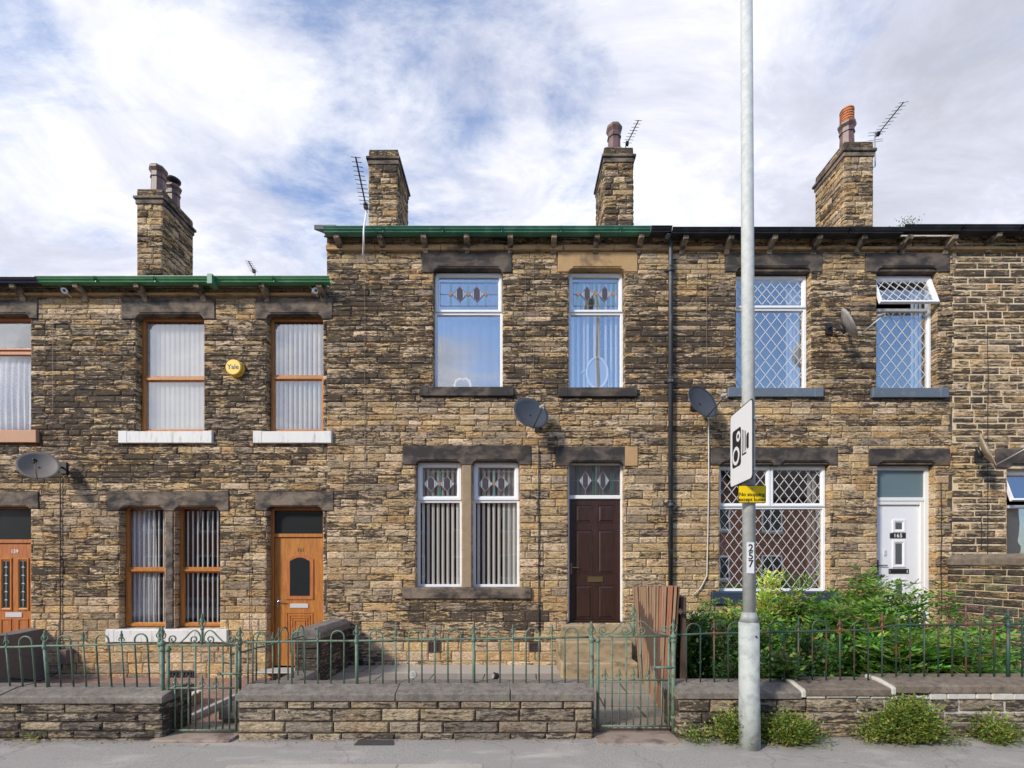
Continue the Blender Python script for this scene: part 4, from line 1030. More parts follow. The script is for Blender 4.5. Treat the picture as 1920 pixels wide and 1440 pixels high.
# top light standing open: hinged along its head, bottom pushed outwards
zh = fz(521); hh = .52; an = R(19)
def openout(mb_, x0, x1, zh, hh, an, y=.10):
    for i, v in enumerate(mb_.v):
        yy, zz_ = v[1] - y, v[2] - zh
        mb_.v[i] = (v[0], y + yy * math.cos(an) + zz_ * math.sin(an), zh + zz_ * math.cos(an) - yy * math.sin(an))
    return mb_
mb = MB(); mb.bevring(x0 + .02, x1 - .02, zh - hh, zh, .055, .10, .145); openout(mb, x0, x1, zh, hh, an); sh = mb.build('open_sash', UPVC, w_)
sh.modifiers.new('t', 'SOLIDIFY').thickness = .012
mb = MB(); mb.box(x0 + .07, x1 - .07, .135, .141, zh - hh + .05, zh - .05); openout(mb, x0, x1, zh, hh, an); mb.build('pane', GLASS_M, w_)
mb = MB(); W_, H_ = x1 - x0 - .14, hh - .1
lat = lattice(w_, x0 + .07, x1 - .07, zh - hh + .05, zh - .05, .145, .17, y=.1325)
for v in lat.data.vertices:
    yy, zz_ = v.co.y - .10, v.co.z - zh; v.co.y = .10 + yy * math.cos(an) + zz_ * math.sin(an); v.co.z = zh + zz_ * math.cos(an) - yy * math.sin(an)
# ground floor window
op = h.opening(1349, 1557, 872, 1110); h.lin(1332, 1570, 840, 872.5, [(1349, 1452, 866), (1462, 1557, 866)], LINTEL_D); h.sill(1333, 1572, 1110, 1132, GPAINT_D)
h.cut.append((X(1349), X(1557), Z(874), Z(866)))
x0, x1, z0, z1 = op; z1 += .02; zt = fz(952); xm = fx(1443.5)
w_ = winframe(h.o, x0 + .004, x1 - .004, z0 + .005, z1, UPVC, .045, [(zt, .045)], vbars=[(xm, zt, z1 - .045)])
for (a, b) in ((x0 + .02, xm - .004), (xm + .004, x1 - .02)):
    sash(w_, a, b, zt + .015, z1 - .02, UPVC, .062); pane(w_, a + .05, b - .05, zt + .06, z1 - .07, GLASS_H, .135); lattice(w_, a + .05, b - .05, zt + .06, z1 - .07, .155, .20, y=.1325)
pane(w_, x0 + .045, x1 - .045, z0 + .05, zt - .02, GLASS_R); lattice(w_, x0 + .045, x1 - .045, z0 + .05, zt - .02, .155, .205, w=.0078)
slats(w_, x1 - .22, x1 - .06, z0, z1 - .1, 2, .08, 15, BLINDG, .26, 'curtain')
# door
op, d, zt = doorset(h, 1645, 1754, 872, 1215, WOODW, 936, w=.07)
h.lin(1629, 1780, 842, 873, [(1645, 1754, 866)], LINTEL_D); h.cut.append((X(1645), X(1754), Z(874), Z(866)))
x0, x1, z0, z1 = op; y = .165
d.box(x1 - .13, x1 - .07, YF + .012, .2, z0, zt - .03); d.box(x0 + .07, x1 - .13, YF + .012, .2, zt - .09, zt - .03)
d1 = MB(); d1.box(x0 + .04, x1 - .132, y, y + .045, z0 + .035, zt - .092); door = d1.build('door', UPVC, h.o, bevel=.004)
d.build('door_frame', WOODW, door, bevel=.006)
mb = MB(); mb.box(x0 + .07, x1 - .07, .15, .156, zt + .03, z1 - .06); mb.build('fanlight', FROST, door)
for (a, b, c, e) in ((1683, 1695, 980, 992), (1683, 1695, 1019, 1058), (1684, 1695, 1091, 1125), (1684, 1695, 1150, 1185)):
    mb = MB(); g_ = .055; mb.bevring(fx(a) - g_, fx(b) + g_, fz(e) - g_, fz(c) + g_, g_, y - .016, y + .002); mb.build('glazing_bead', UPVC, door)
    mb = MB(); mb.box(fx(a), fx(b), y - .004, y - .001, fz(e), fz(c)); mb.build('door_glass', mat('grey door glass', (.10, .11, .115), .25) if 'grey door glass' not in MATS else MATS['grey door glass'], door)
mb = MB(); mb.box(fx(1672.5), fx(1702), y - .008, y + .002, fz(1009), fz(999)); pl = mb.build('number_plate', mat('black tile plate', (.03, .022, .018), .4), door)
text('door_number', '165', .088, (fx(1687), y - .010, fz(1004.2)), MATS['white plastic'], door, off=.001, spacing=1.15)
mb = MB(); mb.ring(fx(1670), fx(1707.5), fz(1075.5), fz(1066.5), .012, y - .012, y + .002); mb.box(fx(1673), fx(1704), y - .008, y, fz(1074), fz(1068)); mb.build('letter_plate', DARK, door, bevel=.002)
mb = MB(); mb.box(fx(1661), fx(1666), y - .012, y, fz(1042), fz(1031)); mb.build('door_lock', PLATE, door, bevel=.002)
mb = MB(); mb.box(fx(1646.5), fx(1649.5), y - .02, y, fz(1078), fz(1050)); mb.tube([(fx(1648), y - .03, fz(1060)), (fx(1665), y - .035, fz(1060))], .008, 8); mb.build('door_handle', DARK, door)
mb = MB(); mb.box(X(1640), X(1760), -.3, .14, -.1, z0); mb.build('doorstep', STEPST, h.o, bevel=.012)
cable(h.o, wig(1324, 430, 700), .004, MATS['thin brown cable'])
cable(h.o, [(X(1327), -.03, Z(783)), (X(1327.5), -.028, Z(900)), (X(1326), -.028, Z(1000)), (X(1324), -.03, Z(1080)), (X(1312), -.04, Z(1102)), (X(1296), -.05, Z(1117))], .010, mat('grimy white cable', (.55, .52, .47), .6))
cable(h.o, wig(1762, 905, 1190, amp=.008), .006, DARK); cable(h.o, wig(1595, 515, 580), .003, MATS['thin brown cable'])
eaves(h, XB3, XB4, Z(423, -.3), (465, 472), [(X(1262.5, -.3), X(1700, -.3), BLACKG, 0)], [1282, 1366, 1447, 1530, 1613, 1697, 1780], .56)
h.finish(sootR, lenf, MORTAR_D)

# ---------------- 167
h = H167
op = h.opening(1888, 2060, 880, 1110); h.lin(1866, 2080, 842, 878, [(1888, 2060, 872)], LINTEL_D); h.cut.append((X(1888), X(2060), Z(882), Z(870))); h.sill(1870, 2078, 1110, 1132, LINTEL_D)
x0, x1, z0, z1 = op; zt = fz(950)
w_ = winframe(h.o, x0 + .004, x1 - .004, z0 + .005, z1 + .02, UPVC, .05, [(zt, .05)])
pane(w_, x0 + .05, x1 - .05, z0 + .05, zt - .02, GLASS_H); mb = MB(); mb.box(x0 + .05, x1 - .05, .2, .21, z0 + .05, zt - .02); mb.build('roller_blind', FROST, w_)
zh = fz(884); mb = MB(); mb.bevring(x0 + .02, x1 - .02, zh - .52, zh, .055, .10, .145); openout(mb, x0, x1, zh,   .50, R(19)); o = mb.build('open_sash', UPVC, w_); o.modifiers.new('t', 'SOLIDIFY').thickness = .012
mb = MB(); mb.box(x0 + .07, x1 - .07, .135, .141, zh - .47, zh - .05); openout(mb, x0, x1, zh, .5, R(19)); mb.build('pane', GLASS_M, w_)
cable(h.o, wig(1849, 620, 1160), .005, DARK); cable(h.o, wig(1837, 965, 1030), .005, DARK)
eaves(h, XB4, X(2460), Z(418, -.3), (465, 472), [(X(1700.5, -.3), X(2460), BLACKG, 0)], [1862, 1945, 2030, 2112, 2195, 2280], .56)
h.finish(soot7, lambda z: .37, MORTAR_L, jog=(.1, 0), amp=.010, gap=.014)

# ---------------- chimneys
c1, b1 = chimney(H161, 257, 305, 2.53, .97, Z(357, 2.53), 5.9, 71, .52)
c2, b2 = chimney(H163, 692, 746, 2.53, .97, Z(283, 2.53), 6.7, 72, .62)
c3, b3 = chimney(H163, 1133, 1187, 2.53, .97, Z(279, 2.53), 6.7, 73, .62)
c4, b4 = chimney(H165, 1583, 1637, 2.53, .97, Z(268, 2.53), 6.7, 74, .50)
pot(c1, X(297, 2.8), 2.80, b1[4], .66, .145); p_ = pot(c1, X(324, 3.2), 3.22, b1[4], .60, .135)
mb = MB(); mb.lathe([(.03, b1[4] + .66), (.145, b1[4] + .70), (.15, b1[4] + .74), (.02, b1[4] + .80)], (X(324, 3.2), 3.22, 0), 16)
for k in range(3): mb.tube([(X(324, 3.2) + .09 * math.cos(k * 2.1), 3.22 + .09 * math.sin(k * 2.1), b1[4] + .58), (X(324, 3.2) + .09 * math.cos(k * 2.1), 3.22 + .09 * math.sin(k * 2.1), b1[4] + .71)], .008, 6)
mb.build('pot_cowl', MATS['matt black plastic'], c1)
pot(c3, X(1151.5, 2.85), 2.85, b3[4], .72, .145); pot(c3, X(1140, 3.3), 3.30, b3[4], .42, .12)
mb = MB(); mb.box(X(1134, 2.62), X(1168, 2.62), 2.62, 3.2, b3[4] - .01, b3[4] + .11); mb.build('pot_flaunching', COPING, c3, bevel=.03)
pot(c4, X(1588, 2.8), 2.80, b4[4], .62, .145)
mb = MB(); cx_, cy_ = X(1588, 2.8), 2.80; z_ = b4[4] + .60; pr = []
for k in range(5): pr += [(.135, z_ + k * .055), (.135, z_ + k * .055 + .035), (.112, z_ + k * .055 + .036), (.112, z_ + k * .055 + .054)]
pr += [(.14, z_ + .275), (.13, z_ + .31), (.09, z_ + .31)]
mb.lathe(pr, (cx_, cy_, 0), 20); mb.build('louvred_pot_top', TERRA_O, c4)

# ================================================================ GARDENS
sheet('garden_paving', X(-420), -3.81, -3.05, .02, -.20, PAVER, tilt=False, thick=.1)
sheet('path', -3.81, -2.60, -3.05, .02, -.255, PAVER, tilt=False, thick=.1)
sheet('courtyard', -2.60, 1.95, -3.05, .02, .0, FLAG_D, tilt=False, thick=.3)
sheet('concrete_strip', -2.1, .72, -.62, .01, .008, FLAG, tilt=False, thick=.006)
sheet('garden_soil', 1.95, 7.0, -3.05, .02, .02, SOIL, tilt=False, thick=.1)
sheet('yard', 7.0, 14, -3.05, .02, .01, FLAG_D, tilt=False, thick=.1)
mb = MB(); mb.box(-3.87, -3.80, -3.0, -.3, -.26, -.185); o = mb.build('path_edging', CONC, bevel=.008); o['kind'] = 'structure'
mb = MB(); mb.box(X(300, -3.2), X(447, -3.2), -3.34, -2.80, -.2, .012); o = mb.build('threshold_slab', SLAB, bevel=.01); tag(o, 'pinkish stone threshold under the left iron gate', 'threshold')
mb = MB(); mb.box(X(1112, -3.2), X(1266, -3.2), -3.42, -3.12, -.2, .012); mb.box(X(1114, -3.2), X(1264, -3.2), -3.10, -2.80, -.2, .05); o = mb.build('threshold_slab', SLAB, bevel=.01); tag(o, 'worn stone threshold under the right iron gate', 'threshold')

YW = -3.26
PAL_G = [(0.30, 0.25, 0.185), (0.26, 0.22, 0.17), (0.34, 0.275, 0.19), (0.22, 0.19, 0.155), (0.29, 0.24, 0.18), (0.37, 0.30, 0.20)]
def coping(parent, x0, x1, z0, zt, m=COPING, lens=(.7, 1.2), seed=1, joint=None, cuts=None, yf=YW - .03, back=-2.83):
    rr = random.Random(seed); x = x0
    if cuts is None:
        cuts = [x0]
        while x < x1 - .01:
            w = rr.uniform(*lens); x = x1 if x + w > x1 - .4 else x + w; cuts.append(x)
    for a, b in zip(cuts[:-1], cuts[1:]):
        mb = MB(); dz = rr.uniform(-.006, .006)
        mb.prismx([(yf, z0), (yf, z0 + .062 + dz), (yf + .012, z0 + .072 + dz), (yf + .19, zt + dz), (back - .12, zt + dz), (back - .01, z0 + .075), (back, z0)], a + .004, b - .004)
        o = mb.build('coping_stone', m, parent, bevel=.006, segs=2)
    if joint:
        for x in cuts[1:-1]:
            j = MB(); j.prismx([(yf - .003, z0 - .004), (yf - .003, z0 + .066), (yf + .012, z0 + .078), (yf + .19, zt + .006), (back - .1, zt + .006), (back - .1, z0)], x - .012, x + .012); j.build('joint_mortar', joint, parent)
def gardenwall(x0, x1, zb, zt, label, ch, ln, seed, soot, mortars=((None, 1),), amp=.026, y=YW, mats=None):
    root = empty('garden_wall', (x0, y, 0), label, 'wall', 'low walls along the pavement')
    rng = random.Random(seed); st = Stones(seed); rows = courses(zb, zt, lambda z: ch, rng)
    lay(st, rows, x0, x1, [], lambda z: ln, amp, lambda x, z: soot, rng, PAL_G, y=y, res=.013, gap=.006)
    for (c, d) in rows:
        for (xx, nx) in ((x0, -1), (x1, 1)):
            t = 0
            while t < .39:
                q = rng.uniform(.16, .4); q = .40 - t if t + q > .32 else q
                st.add((xx, y + t, c), (0, 1, 0), (0, 0, 1), (nx, 0, 0), q, d - c, .012, rng.choice(PAL_G), soot + .25, .02, .005); t += q
    if len(mortars) > 1:
        xm_ = mortars[0][0]; st.it = [t if (t[0][0] < xm_ or t[0][2] < .12 or (t[0][2] < .24 and t[0][0] < xm_ + 1.0)) else t[:10] + (.014,) for t in st.it]
    ex = MB(); xs = x0 + .006
    for xe, mi in mortars:
        xe = x1 - .006 if xe is None else xe
        ex.box(xs, xe, y + .006, y + .40, zb, zt - .002, mi); xs = xe
    st.build('wall_body', mats or [STONE_G, MORTAR_D, MORTAR_W], root, ex)
    return root
xl1 = X(305, YW); wl = gardenwall(-12.5, xl1, -.14, .335, 'low blackened stone wall with thin courses, left of the left gate', .075, .33, 41, .62, amp=.02)
coping(wl, -12.5, xl1 + .02, .33, .44, COPING, (.9, 1.5), 3)
xm0, xm1 = X(448, YW), X(1112, YW); wm = gardenwall(xm0, xm1, -.08, .355, 'low rugged stone wall standing between the two iron gates', .125, .36, 42, .40)
coping(wm, xm0 - .02, xm1 + .02, .352, .47, COPING, cuts=[xm0 - .02, X(741, -3.29), X(957, -3.29), xm1 + .02])
xr0 = X(1271, YW); wr = gardenwall(xr0, 12.5, -.08, .37, 'low stone wall with white mortar repairs under the overgrown railing', .115, .34, 43, .58, mortars=((X(1512, YW), 1), (None, 2)))
coping(wr, xr0 - .02, X(1505, -3.29), .372, .485, COPING, cuts=[xr0 - .02, X(1505, -3.29)]); 
coping(wr, X(1509, -3.29), X(1673, -3.29), .40, .50, COPING_B, cuts=[X(1509, -3.29), X(1673, -3.29)], seed=4)
coping(wr, X(1679, -3.29), 12.5, .425, .53, COPING_B, (1.3, 1.8), 5, cuts=[X(1679, -3.29), X(1960, -3.29), 7.2, 9, 11, 12.5])
j = MB()
for (px, z0, zt) in ((1507, .385, .495), (1676, .41, .52)):
    x = X(px, -3.29); j.prismx([(-3.296, z0), (-3.296, z0 + .066), (-3.27, z0 + .08), (-3.10, zt + .004), (-2.95, zt + .004), (-2.95, z0)], x - .022, x + .022)
rr = random.Random(3); x = X(1510, YW)
while x < 6.6:
    w = rr.uniform(.12, .4); j.box(x, x + w - .01, YW - .020 + rr.uniform(-.006, .004), -2.9, .380 - rr.uniform(.0, .022), .398 + (.026 if x > X(1676, YW) else 0)); x += w
j.build('white_mortar_repair', MORTAR_W, wr, bevel=.008)

# side walls running back to the houses
def sidewall(name, label, xf, nx, th, y0, y1, zb, zt, ch, ln, seed, soot, mats, cop, copm=COPING, pal=PAL_G, amp=.02, res=.02, gap=.005, capw=.03, cuts=1.0):
    root = empty(name, (xf, y1, 0), label, 'wall'); rng = random.Random(seed); st = Stones(seed)
    for (c, d) in courses(zb, zt, lambda z: ch, rng):
        for face in (0, 1):
            xx = xf if face == 0 else xf - nx * th; n_ = nx if face == 0 else -nx
            t = y0
            while t < y1 - .01:
                q = ln * rng.uniform(.6, 1.4); q = y1 - t if t + q > y1 - .12 else q
                st.add((xx, t, c), (0, 1, 0), (0, 0, 1), (n_, 0, 0), q, d - c, amp, tuple(v * rng.uniform(.8, 1.1) for v in rng.choice(pal)), min(1, max(0, soot + rng.gauss(0, .12))), res if face == 0 else .05, gap); t += q
        st.add((min(xf, xf - nx * th), y0, c), (1, 0, 0), (0, 0, 1), (0, -1, 0), th, d - c, amp, rng.choice(pal), soot, res, gap)
    ex = MB(); ex.box(xf - nx * .006, xf - nx * (th - .006), y0 + .006, y1, zb, zt - .002, 1); st.build('wall_body', mats, root, ex)
    a, b = min(xf, xf - nx * th) - capw, max(xf, xf - nx * th) + capw; t = y0 - capw
    while t < y1 - .01:
        q = cuts * rng.uniform(.8, 1.2); q = y1 - t if t + q > y1 - .3 else q
        mb = MB(); mb.prism([(a, zt), (a, zt + cop * .6), (a + .09, zt + cop), (b - .09, zt + cop), (b, zt + cop * .6), (b, zt)], t + .004, t + q - .004); mb.build('coping_stone', copm, root, bevel=.012, segs=2); t += q
    return root
wd = sidewall('dividing_wall', 'sooty stone wall beside the golden oak door, stepped down towards the pavement', -2.60, 1, .33, -1.22, -.01, -.26, .60, .15, .30, 51, .80, [STONE_G, MORTAR_D], .15, res=.016)
st = Stones(5); rng = random.Random(5); t = -2.86
while t < -1.23:
    q = rng.uniform(.2, .4); q = -1.22 - t if t + q > -1.35 else q
    for c in (-.26, -.12): st.add((-2.60, t, c), (0, 1, 0), (0, 0, 1), (1, 0, 0), q, .14, .012, rng.choice(PAL_G), .7, .02)
    t += q
ex = MB(); ex.box(-2.92, -2.606, -2.86, -1.22, -.26, .04, 1); st.build('low_wall_body', [STONE_G, MORTAR_D], wd, ex)
mb = MB(); mb.prism([(-2.96, .04), (-2.96, .15), (-2.90, .19), (-2.62, .19), (-2.57, .15), (-2.57, .04)], -2.86, -1.25); mb.build('low_coping', COPING, wd, bevel=.012)
mb = MB()                                  # rendered wall at the far left
n = 24; ys = np.linspace(-2.86, -.02, n)
rr = random.Random(8)
for k in range(n - 1):
    za, zb_ = .575 + .012 * math.sin(k * .9), .575 + .012 * math.sin((k + 1) * .9)
    mb.add([(-7.47, ys[k], -.22), (-7.47, ys[k + 1], -.22), (-7.49, ys[k + 1], zb_), (-7.49, ys[k], za), (-7.73, ys[k + 1], zb_ + .01), (-7.73, ys[k], za + .01), (-7.75, ys[k + 1], -.22), (-7.75, ys[k], -.22)],
           [(0, 1, 2, 3), (3, 2, 4, 5), (5, 4, 6, 7)] + ([(0, 3, 5, 7)] if k == 0 else []))
o = mb.build('rendered_wall', RENDER); tag(o, 'grey cement rendered side wall in front of the reddish oak door', 'wall')
wt = sidewall('tall_dividing_wall', 'tall brown stone side wall with cream pointing at the right edge', 6.97, -1, .34, -2.86, -.01, -.05, 1.60, .112, .38, 52, .66, [STONE_G, MORTAR_L], .165, COPING_B, pal=[(.30, .22, .15), (.24, .18, .13), (.34, .25, .15), (.20, .16, .13)], amp=.016, res=.018, gap=.008, cuts=.75)

# ---------------------------------------------------------------- iron railings
def finial(mb, x, y, z, big=False, k=1.0):
    r = .010 if big else .0075
    mb.lathe([(r * 1.0, z - .005), (r * 1.9, z + .0), (r * 1.9, z + .010), (r * .9, z + .018), (r * .9, z + .05 * k), (r * 1.8, z + .056 * k), (r * 1.2, z + .064 * k), (r * 2.0, z + .085 * k), (r * .8, z + .112 * k), (r * 1.1, z + .12 * k), (.001, z + .135 * k)], (x, y, 0), 8)
    w = .030 if big else .024
    for s in (-1, 1):
        mb.tube([(x, y, z + .030), (x + s * w * .5, y, z + .034), (x + s * w, y, z + .045 * k), (x + s * w * 1.05, y, z + .062 * k), (x + s * w * .55, y, z + .082 * k), (x, y, z + .100 * k)] if big else
                [(x, y, z + .075 * k), (x + s * w * .6, y, z + .066 * k), (x + s * w, y, z + .05 * k), (x + s * w * 1.1, y, z + .040 * k), (x + s * w * .7, y, z + .036 * k)], .0055 if big else .0048, 6)
def railing(name, label, seq, P, m, lean=0.0, rb=.0076, group='green iron railings on the garden walls', hoop_h=.035, rails=None):
    """seq: (kind, t0[, t1]); P(t) -> (x, y, zbase, zrail)"""
    x, y, zb, zr = P(seq[0][1]); root = empty(name, (x, y, zb), label, 'railing', group)
    rr = random.Random(len(seq))
    for it in seq:
        x, y, zb, zr = P(it[1]); xt, yt = x + rr.uniform(-.004, .004), y - lean
        mb = MB()
        if it[0] == 'f': mb.tube([(x, y, zb - .02), (xt, yt, zr + .0)], rb, 8); finial(mb, xt, yt, zr); mb.build('spear_bar', m, root)
        elif it[0] == 'b': mb.tube([(x, y, zb - .02), (xt, yt, zr)], rb, 8); mb.build('bar', m, root)
        elif it[0] == 'p':
            mb.tube([(x, y, zb - .03), (xt, yt, zr - .02)], .0155, 10); mb.lathe([(.0155, zr - .03), (.022, zr - .02), (.022, zr + .01), (.014, zr + .02), (.014, zr + .035), (.019, zr + .04), (.010, zr + .05)], (xt, yt, 0), 10)
            finial(mb, xt, yt, zr + .02, True, 1.0); mb.build('railing_post', m, root)
        elif it[0] == 'h':
            x2, y2, zb2, zr2 = P(it[2]); z_ = (zr + zr2) / 2 + hoop_h
            pa, pb = Vector((xt, yt, z_)), Vector((x2 + (xt - x), y2 - lean, z_)); c = (pa + pb) / 2; R_ = (pb - pa).length / 2; u = (pb - pa).normalized()
            path = [(x, y, zb - .02), (xt, yt, z_)] + [c - u * R_ * math.cos(a) + Vector((0, 0, R_ * math.sin(a))) for a in np.linspace(.25, math.pi - .25, 9)] + [tuple(pb), (x2, y2, zb2 - .02)]
            mb.tube(path, rb, 8); mb.build('hoop_bar', m, root)
    ts = rails or (seq[0][1], max(i[-1] for i in seq))
    mb = MB(); a, b = P(ts[0]), P(ts[1]); n = 14
    mb.tube([(a[0] + (b[0] - a[0]) * k / n, a[1] + (b[1] - a[1]) * k / n - lean, P(ts[0] + (ts[1] - ts[0]) * k / n)[3] + rr.uniform(-.003, .003)) for k in range(n + 1)], .0105, 8); mb.build('rail', m, root)
    return root
YR = -3.09
def Pm(px): t = (px - 449) / 659; return (X(px, YR), YR, .45 + .02 * t, .862 + .048 * t)
seq = [('p', 449.5)]; x = 449.5; k = 0
while x < 1100:
    seq.append(('h', x + 24.4, x + 48.8))
    x += 73.2; k += 1; seq.append(('p' if k in (3, 6, 9) else 'f', x))
railing('iron_railing', 'pale green hooped iron railing on the middle wall between the two gates', seq, Pm, IRON)
def Pl(px): t = (px) / 300; return (X(px + 8, YR), YR, .43 + .008 * t, .822 + .035 * t)
seq = []; x = 297.0; k = 0
while x > -300:
    seq.append(('p' if k % 3 == 0 else 'f', x)); seq.append(('h', x - 47.6, x - 23.8)); x -= 71.4; k += 1
railing('iron_railing', 'leaning pale green iron railing on the far left garden wall', seq, Pl, IRON, lean=.035, rails=(-310, 300))
def Pr(px):
    zr = np.interp(px, [1262, 1560, 1640, 1660, 2300], [.935, .975, .985, 1.03, 1.04]); zb = np.interp(px, [1262, 1500, 1520, 1670, 1690, 2300], [.48, .485, .50, .50, .525, .53]); return (X(px, YR), YR, float(zb), float(zr))
seq = []; x = 1287.0
while x < 2250:
    seq.append(('h', x, x + 26.2)); seq.append(('p' if abs(x + 52.4 - 1890) < 20 else 'f', x + 52.4)); x += 78.65
railing('iron_railing', 'dark green rusty iron railing half hidden by shrubs on the right', seq, Pr, IRON_D, rails=(1262, 2250))
def Pd(t): return (-2.74, -1.35 - t, .185, .67 + .035 * t)     # on the low dividing wall, running back towards the house
seq = [('h', .03, .20), ('f', .33), ('h', .47, .68), ('f', .84), ('h', 1.0, 1.2), ('f', 1.36), ('h', 1.5, 1.66)]
railing('iron_railing', 'short green railing running back from the pavement towards the golden oak door', seq, Pd, IRON, hoop_h=.06, rb=.009)

# ---------------------------------------------------------------- gates
def spiral(cx, cz, r0, r1, a0, a1, y, n=18): return [(cx + (r0 + (r1 - r0) * i / n) * math.cos(a0 + (a1 - a0) * i / n), y, cz + (r0 + (r1 - r0) * i / n) * math.sin(a0 + (a1 - a0) * i / n)) for i in range(n + 1)]
def gate(label, y, pxl, pxr, zbot, zmid, ztop, post_l, post_r, m, latch_py, hinge_left=True, cross=False, tall=(0, 0)):
    x0, x1 = X(pxl, y), X(pxr, y); root = empty('iron_gate', (x0, y, zbot), label, 'gate', 'green iron garden gates')
    mb = MB(); mb.tube([(x0, y, zbot - .03), (x0, y, ztop + .0)], .015, 10); mb.tube([(x1, y, zbot - .01), (x1, y, ztop)], .012, 10)
    mb.tube([(x0, y, zbot), (x1, y, zbot)], .011, 8); mb.tube([(x0, y, ztop), (x1, y, ztop)], .011, 8)
    for s in (1,): mb.lathe([(.016, ztop - .06), (.024, ztop - .055), (.024, ztop - .03), (.016, ztop - .02)], (x0, y, 0), 10)
    mb.build('gate_frame', m, root)
    mb = MB(); mb.tube([(x0, y, zmid), (x1, y, zmid)], .0095, 8); mb.build('middle_rail', m, root)
    n = 10; W = x1 - x0
    for k in range(1, n):
        x = x0 + W * k / n; b = MB()
        if k % 2 == 0: b.tube([(x, y, zbot), (x, y, ztop)], .008, 8); b.build('gate_bar', m, root)
        elif k < n - 1: b.tube([(x, y, zbot), (x, y, zmid + .01)], .0075, 8); finial(b, x, y, zmid + .005, False, .82); b.build('spear_bar', m, root)
        else: b.tube([(x, y, zbot), (x, y, zmid)], .0075, 8); b.build('gate_bar', m, root)
    xc = (x0 + x1) / 2; hw = W / 2
    for s in (-1, 1):                      # the two scrolls
        q = math.pi
        pts = [((.86 * hw) + p[0], p[2]) for p in spiral(0, .058, .012, .044, -q / 2 + 2.7 * q, -q / 2, 0)]
        pts += [(u * hw, w_) for u, w_ in ((.62, .032), (.47, .078), (.36, .118), (.27, .140), (.18, .140), (.10, .118), (.05, .08), (.05, .045))]
        pts += [((.23 * hw) + p[0], p[2]) for p in spiral(0, .055, .044, .011, -q / 2 - .35 * q, -q / 2 + 2.3 * q, 0)]
        b = MB(); b.tube([(xc + s * u, y, ztop + w_) for u, w_ in pts], .0068, 6); b.build('scroll', m, root)
    b = MB(); b.tube([(xc, y, ztop - .0), (xc, y, ztop + .17)], .011, 8); finial(b, xc, y, ztop + .15, True, 1.15)
    if cross: b.box(xc - .045, xc + .045, y - .006, y + .006, ztop + .175, ztop + .19)
    b.build('gate_finial', m, root)
    b = MB(); zl = Z(latch_py, y); b.tube([(x1 - .15, y - .01, zl), (x1 + .06, y - .01, zl)], .011, 8); b.lathe([(.016, -.02), (.016, .0)], (x1 - .15, y - .008, zl), 10, axis='y'); b.build('latch', m, root)
    for nm, (px, zb_, zt_) in (('gate_post', post_l), ('gate_post', post_r)):
        if px is None: continue
        x = X(px, y); b = MB(); b.tube([(x, y, zb_), (x, y, zt_)], .020, 12); b.lathe([(.02, zt_ - .02), (.03, zt_ - .01), (.03, zt_ + .01), (.018, zt_ + .02)], (x, y, 0), 12); finial(b, x, y, zt_ + .015, True, 1.15)
        for zh in (ztop - .045, zbot + .08): b.lathe([(.022, zh - .012), (.027, zh - .008), (.027, zh + .012), (.022, zh + .016)], (x, y, 0), 12)
        if hinge_left and px == post_l[0]:
            for zh in (ztop - .045, zbot + .06): b.tube([(x, y, zh), (x0, y, zh)], .010, 6)
        b.build(nm, m, root)
gate('green iron gate in front of the white sill, left of the middle wall', -3.16, 315.5, 443, Z(1369, -3.16), Z(1290, -3.16), Z(1210, -3.16), (304.5, -.02, .86), (None, 0, 0), IRON, 1263)
gate('green iron gate in front of the stone steps and the cedar boards', -3.16, 1121, 1254, Z(1361, -3.16), Z(1275, -3.16), Z(1193, -3.16), (1109.5, -.02, .90), (1262.5, .0, .93), IRON, 1251, cross=True)

# ---------------------------------------------------------------- cedar screen and old post
P0, P1 = Vector((1.80, -.93, .0)), Vector((1.60, -2.80, .0)); T0, T1 = Vector((1.70, -.93, 1.31)), Vector((1.69, -2.80, 1.385))
root = empty('timber_screen', (1.75, -1.9, 0), 'tall leaning screen of narrow weathered cedar boards behind the right iron gate', 'fence')
n = 18; rr = random.Random(4)
for k in range(n):
    a, b = k / n, (k + 1) / n - .017; off = rr.uniform(-.006, .006)
    pa, pb, ta, tb = P0.lerp(P1, a), P0.lerp(P1, b), T0.lerp(T1, a), T0.lerp(T1, b)
    dz = rr.uniform(-.012, .012); zb_ = .0 if k < 13 else rr.uniform(.0, .05)
    for v in (pa, pb): v.z = zb_
    nn = Vector((-.005, 0, 0)); o_ = Vector((off, 0, 0)); bow = Vector((-.004, 0, 0))
    vs = []
    for base, top in ((pa, ta), ((pa + pb) / 2 + bow, (ta + tb) / 2 + bow), (pb, tb)): vs += [base + o_ + nn, top + o_ + nn + Vector((0, 0, dz))]
    for base, top in ((pa, ta), (pb, tb)): vs += [base + o_, top + o_ + Vector((0, 0, dz))]
    mb = MB(); mb.add(vs, [(0, 1, 3, 2), (2, 3, 5, 4), (4, 5, 9, 8), (8, 9, 7, 6), (6, 7, 1, 0), (1, 7, 9, 5, 3), (0, 2, 4, 8, 6)])
    mb.build('board', BATTEN_R if k in (15, 16, 12) else BATTEN, root)
mb = MB(); e = Vector((.016, 0, 0)); e2 = Vector((.022, 0, 0)); mb.add([P0 + e, P1 + e, T1 + e, T0 + e, P0 + e2, P1 + e2, T1 + e2, T0 + e2], [(0, 1, 2, 3), (7, 6, 5, 4), (0, 4, 5, 1), (1, 5, 6, 2), (2, 6, 7, 3), (3, 7, 4, 0)]); mb.build('gap_shade_sheet', POSTW, root)  # dark sheet added behind the boards so their gaps read as shade
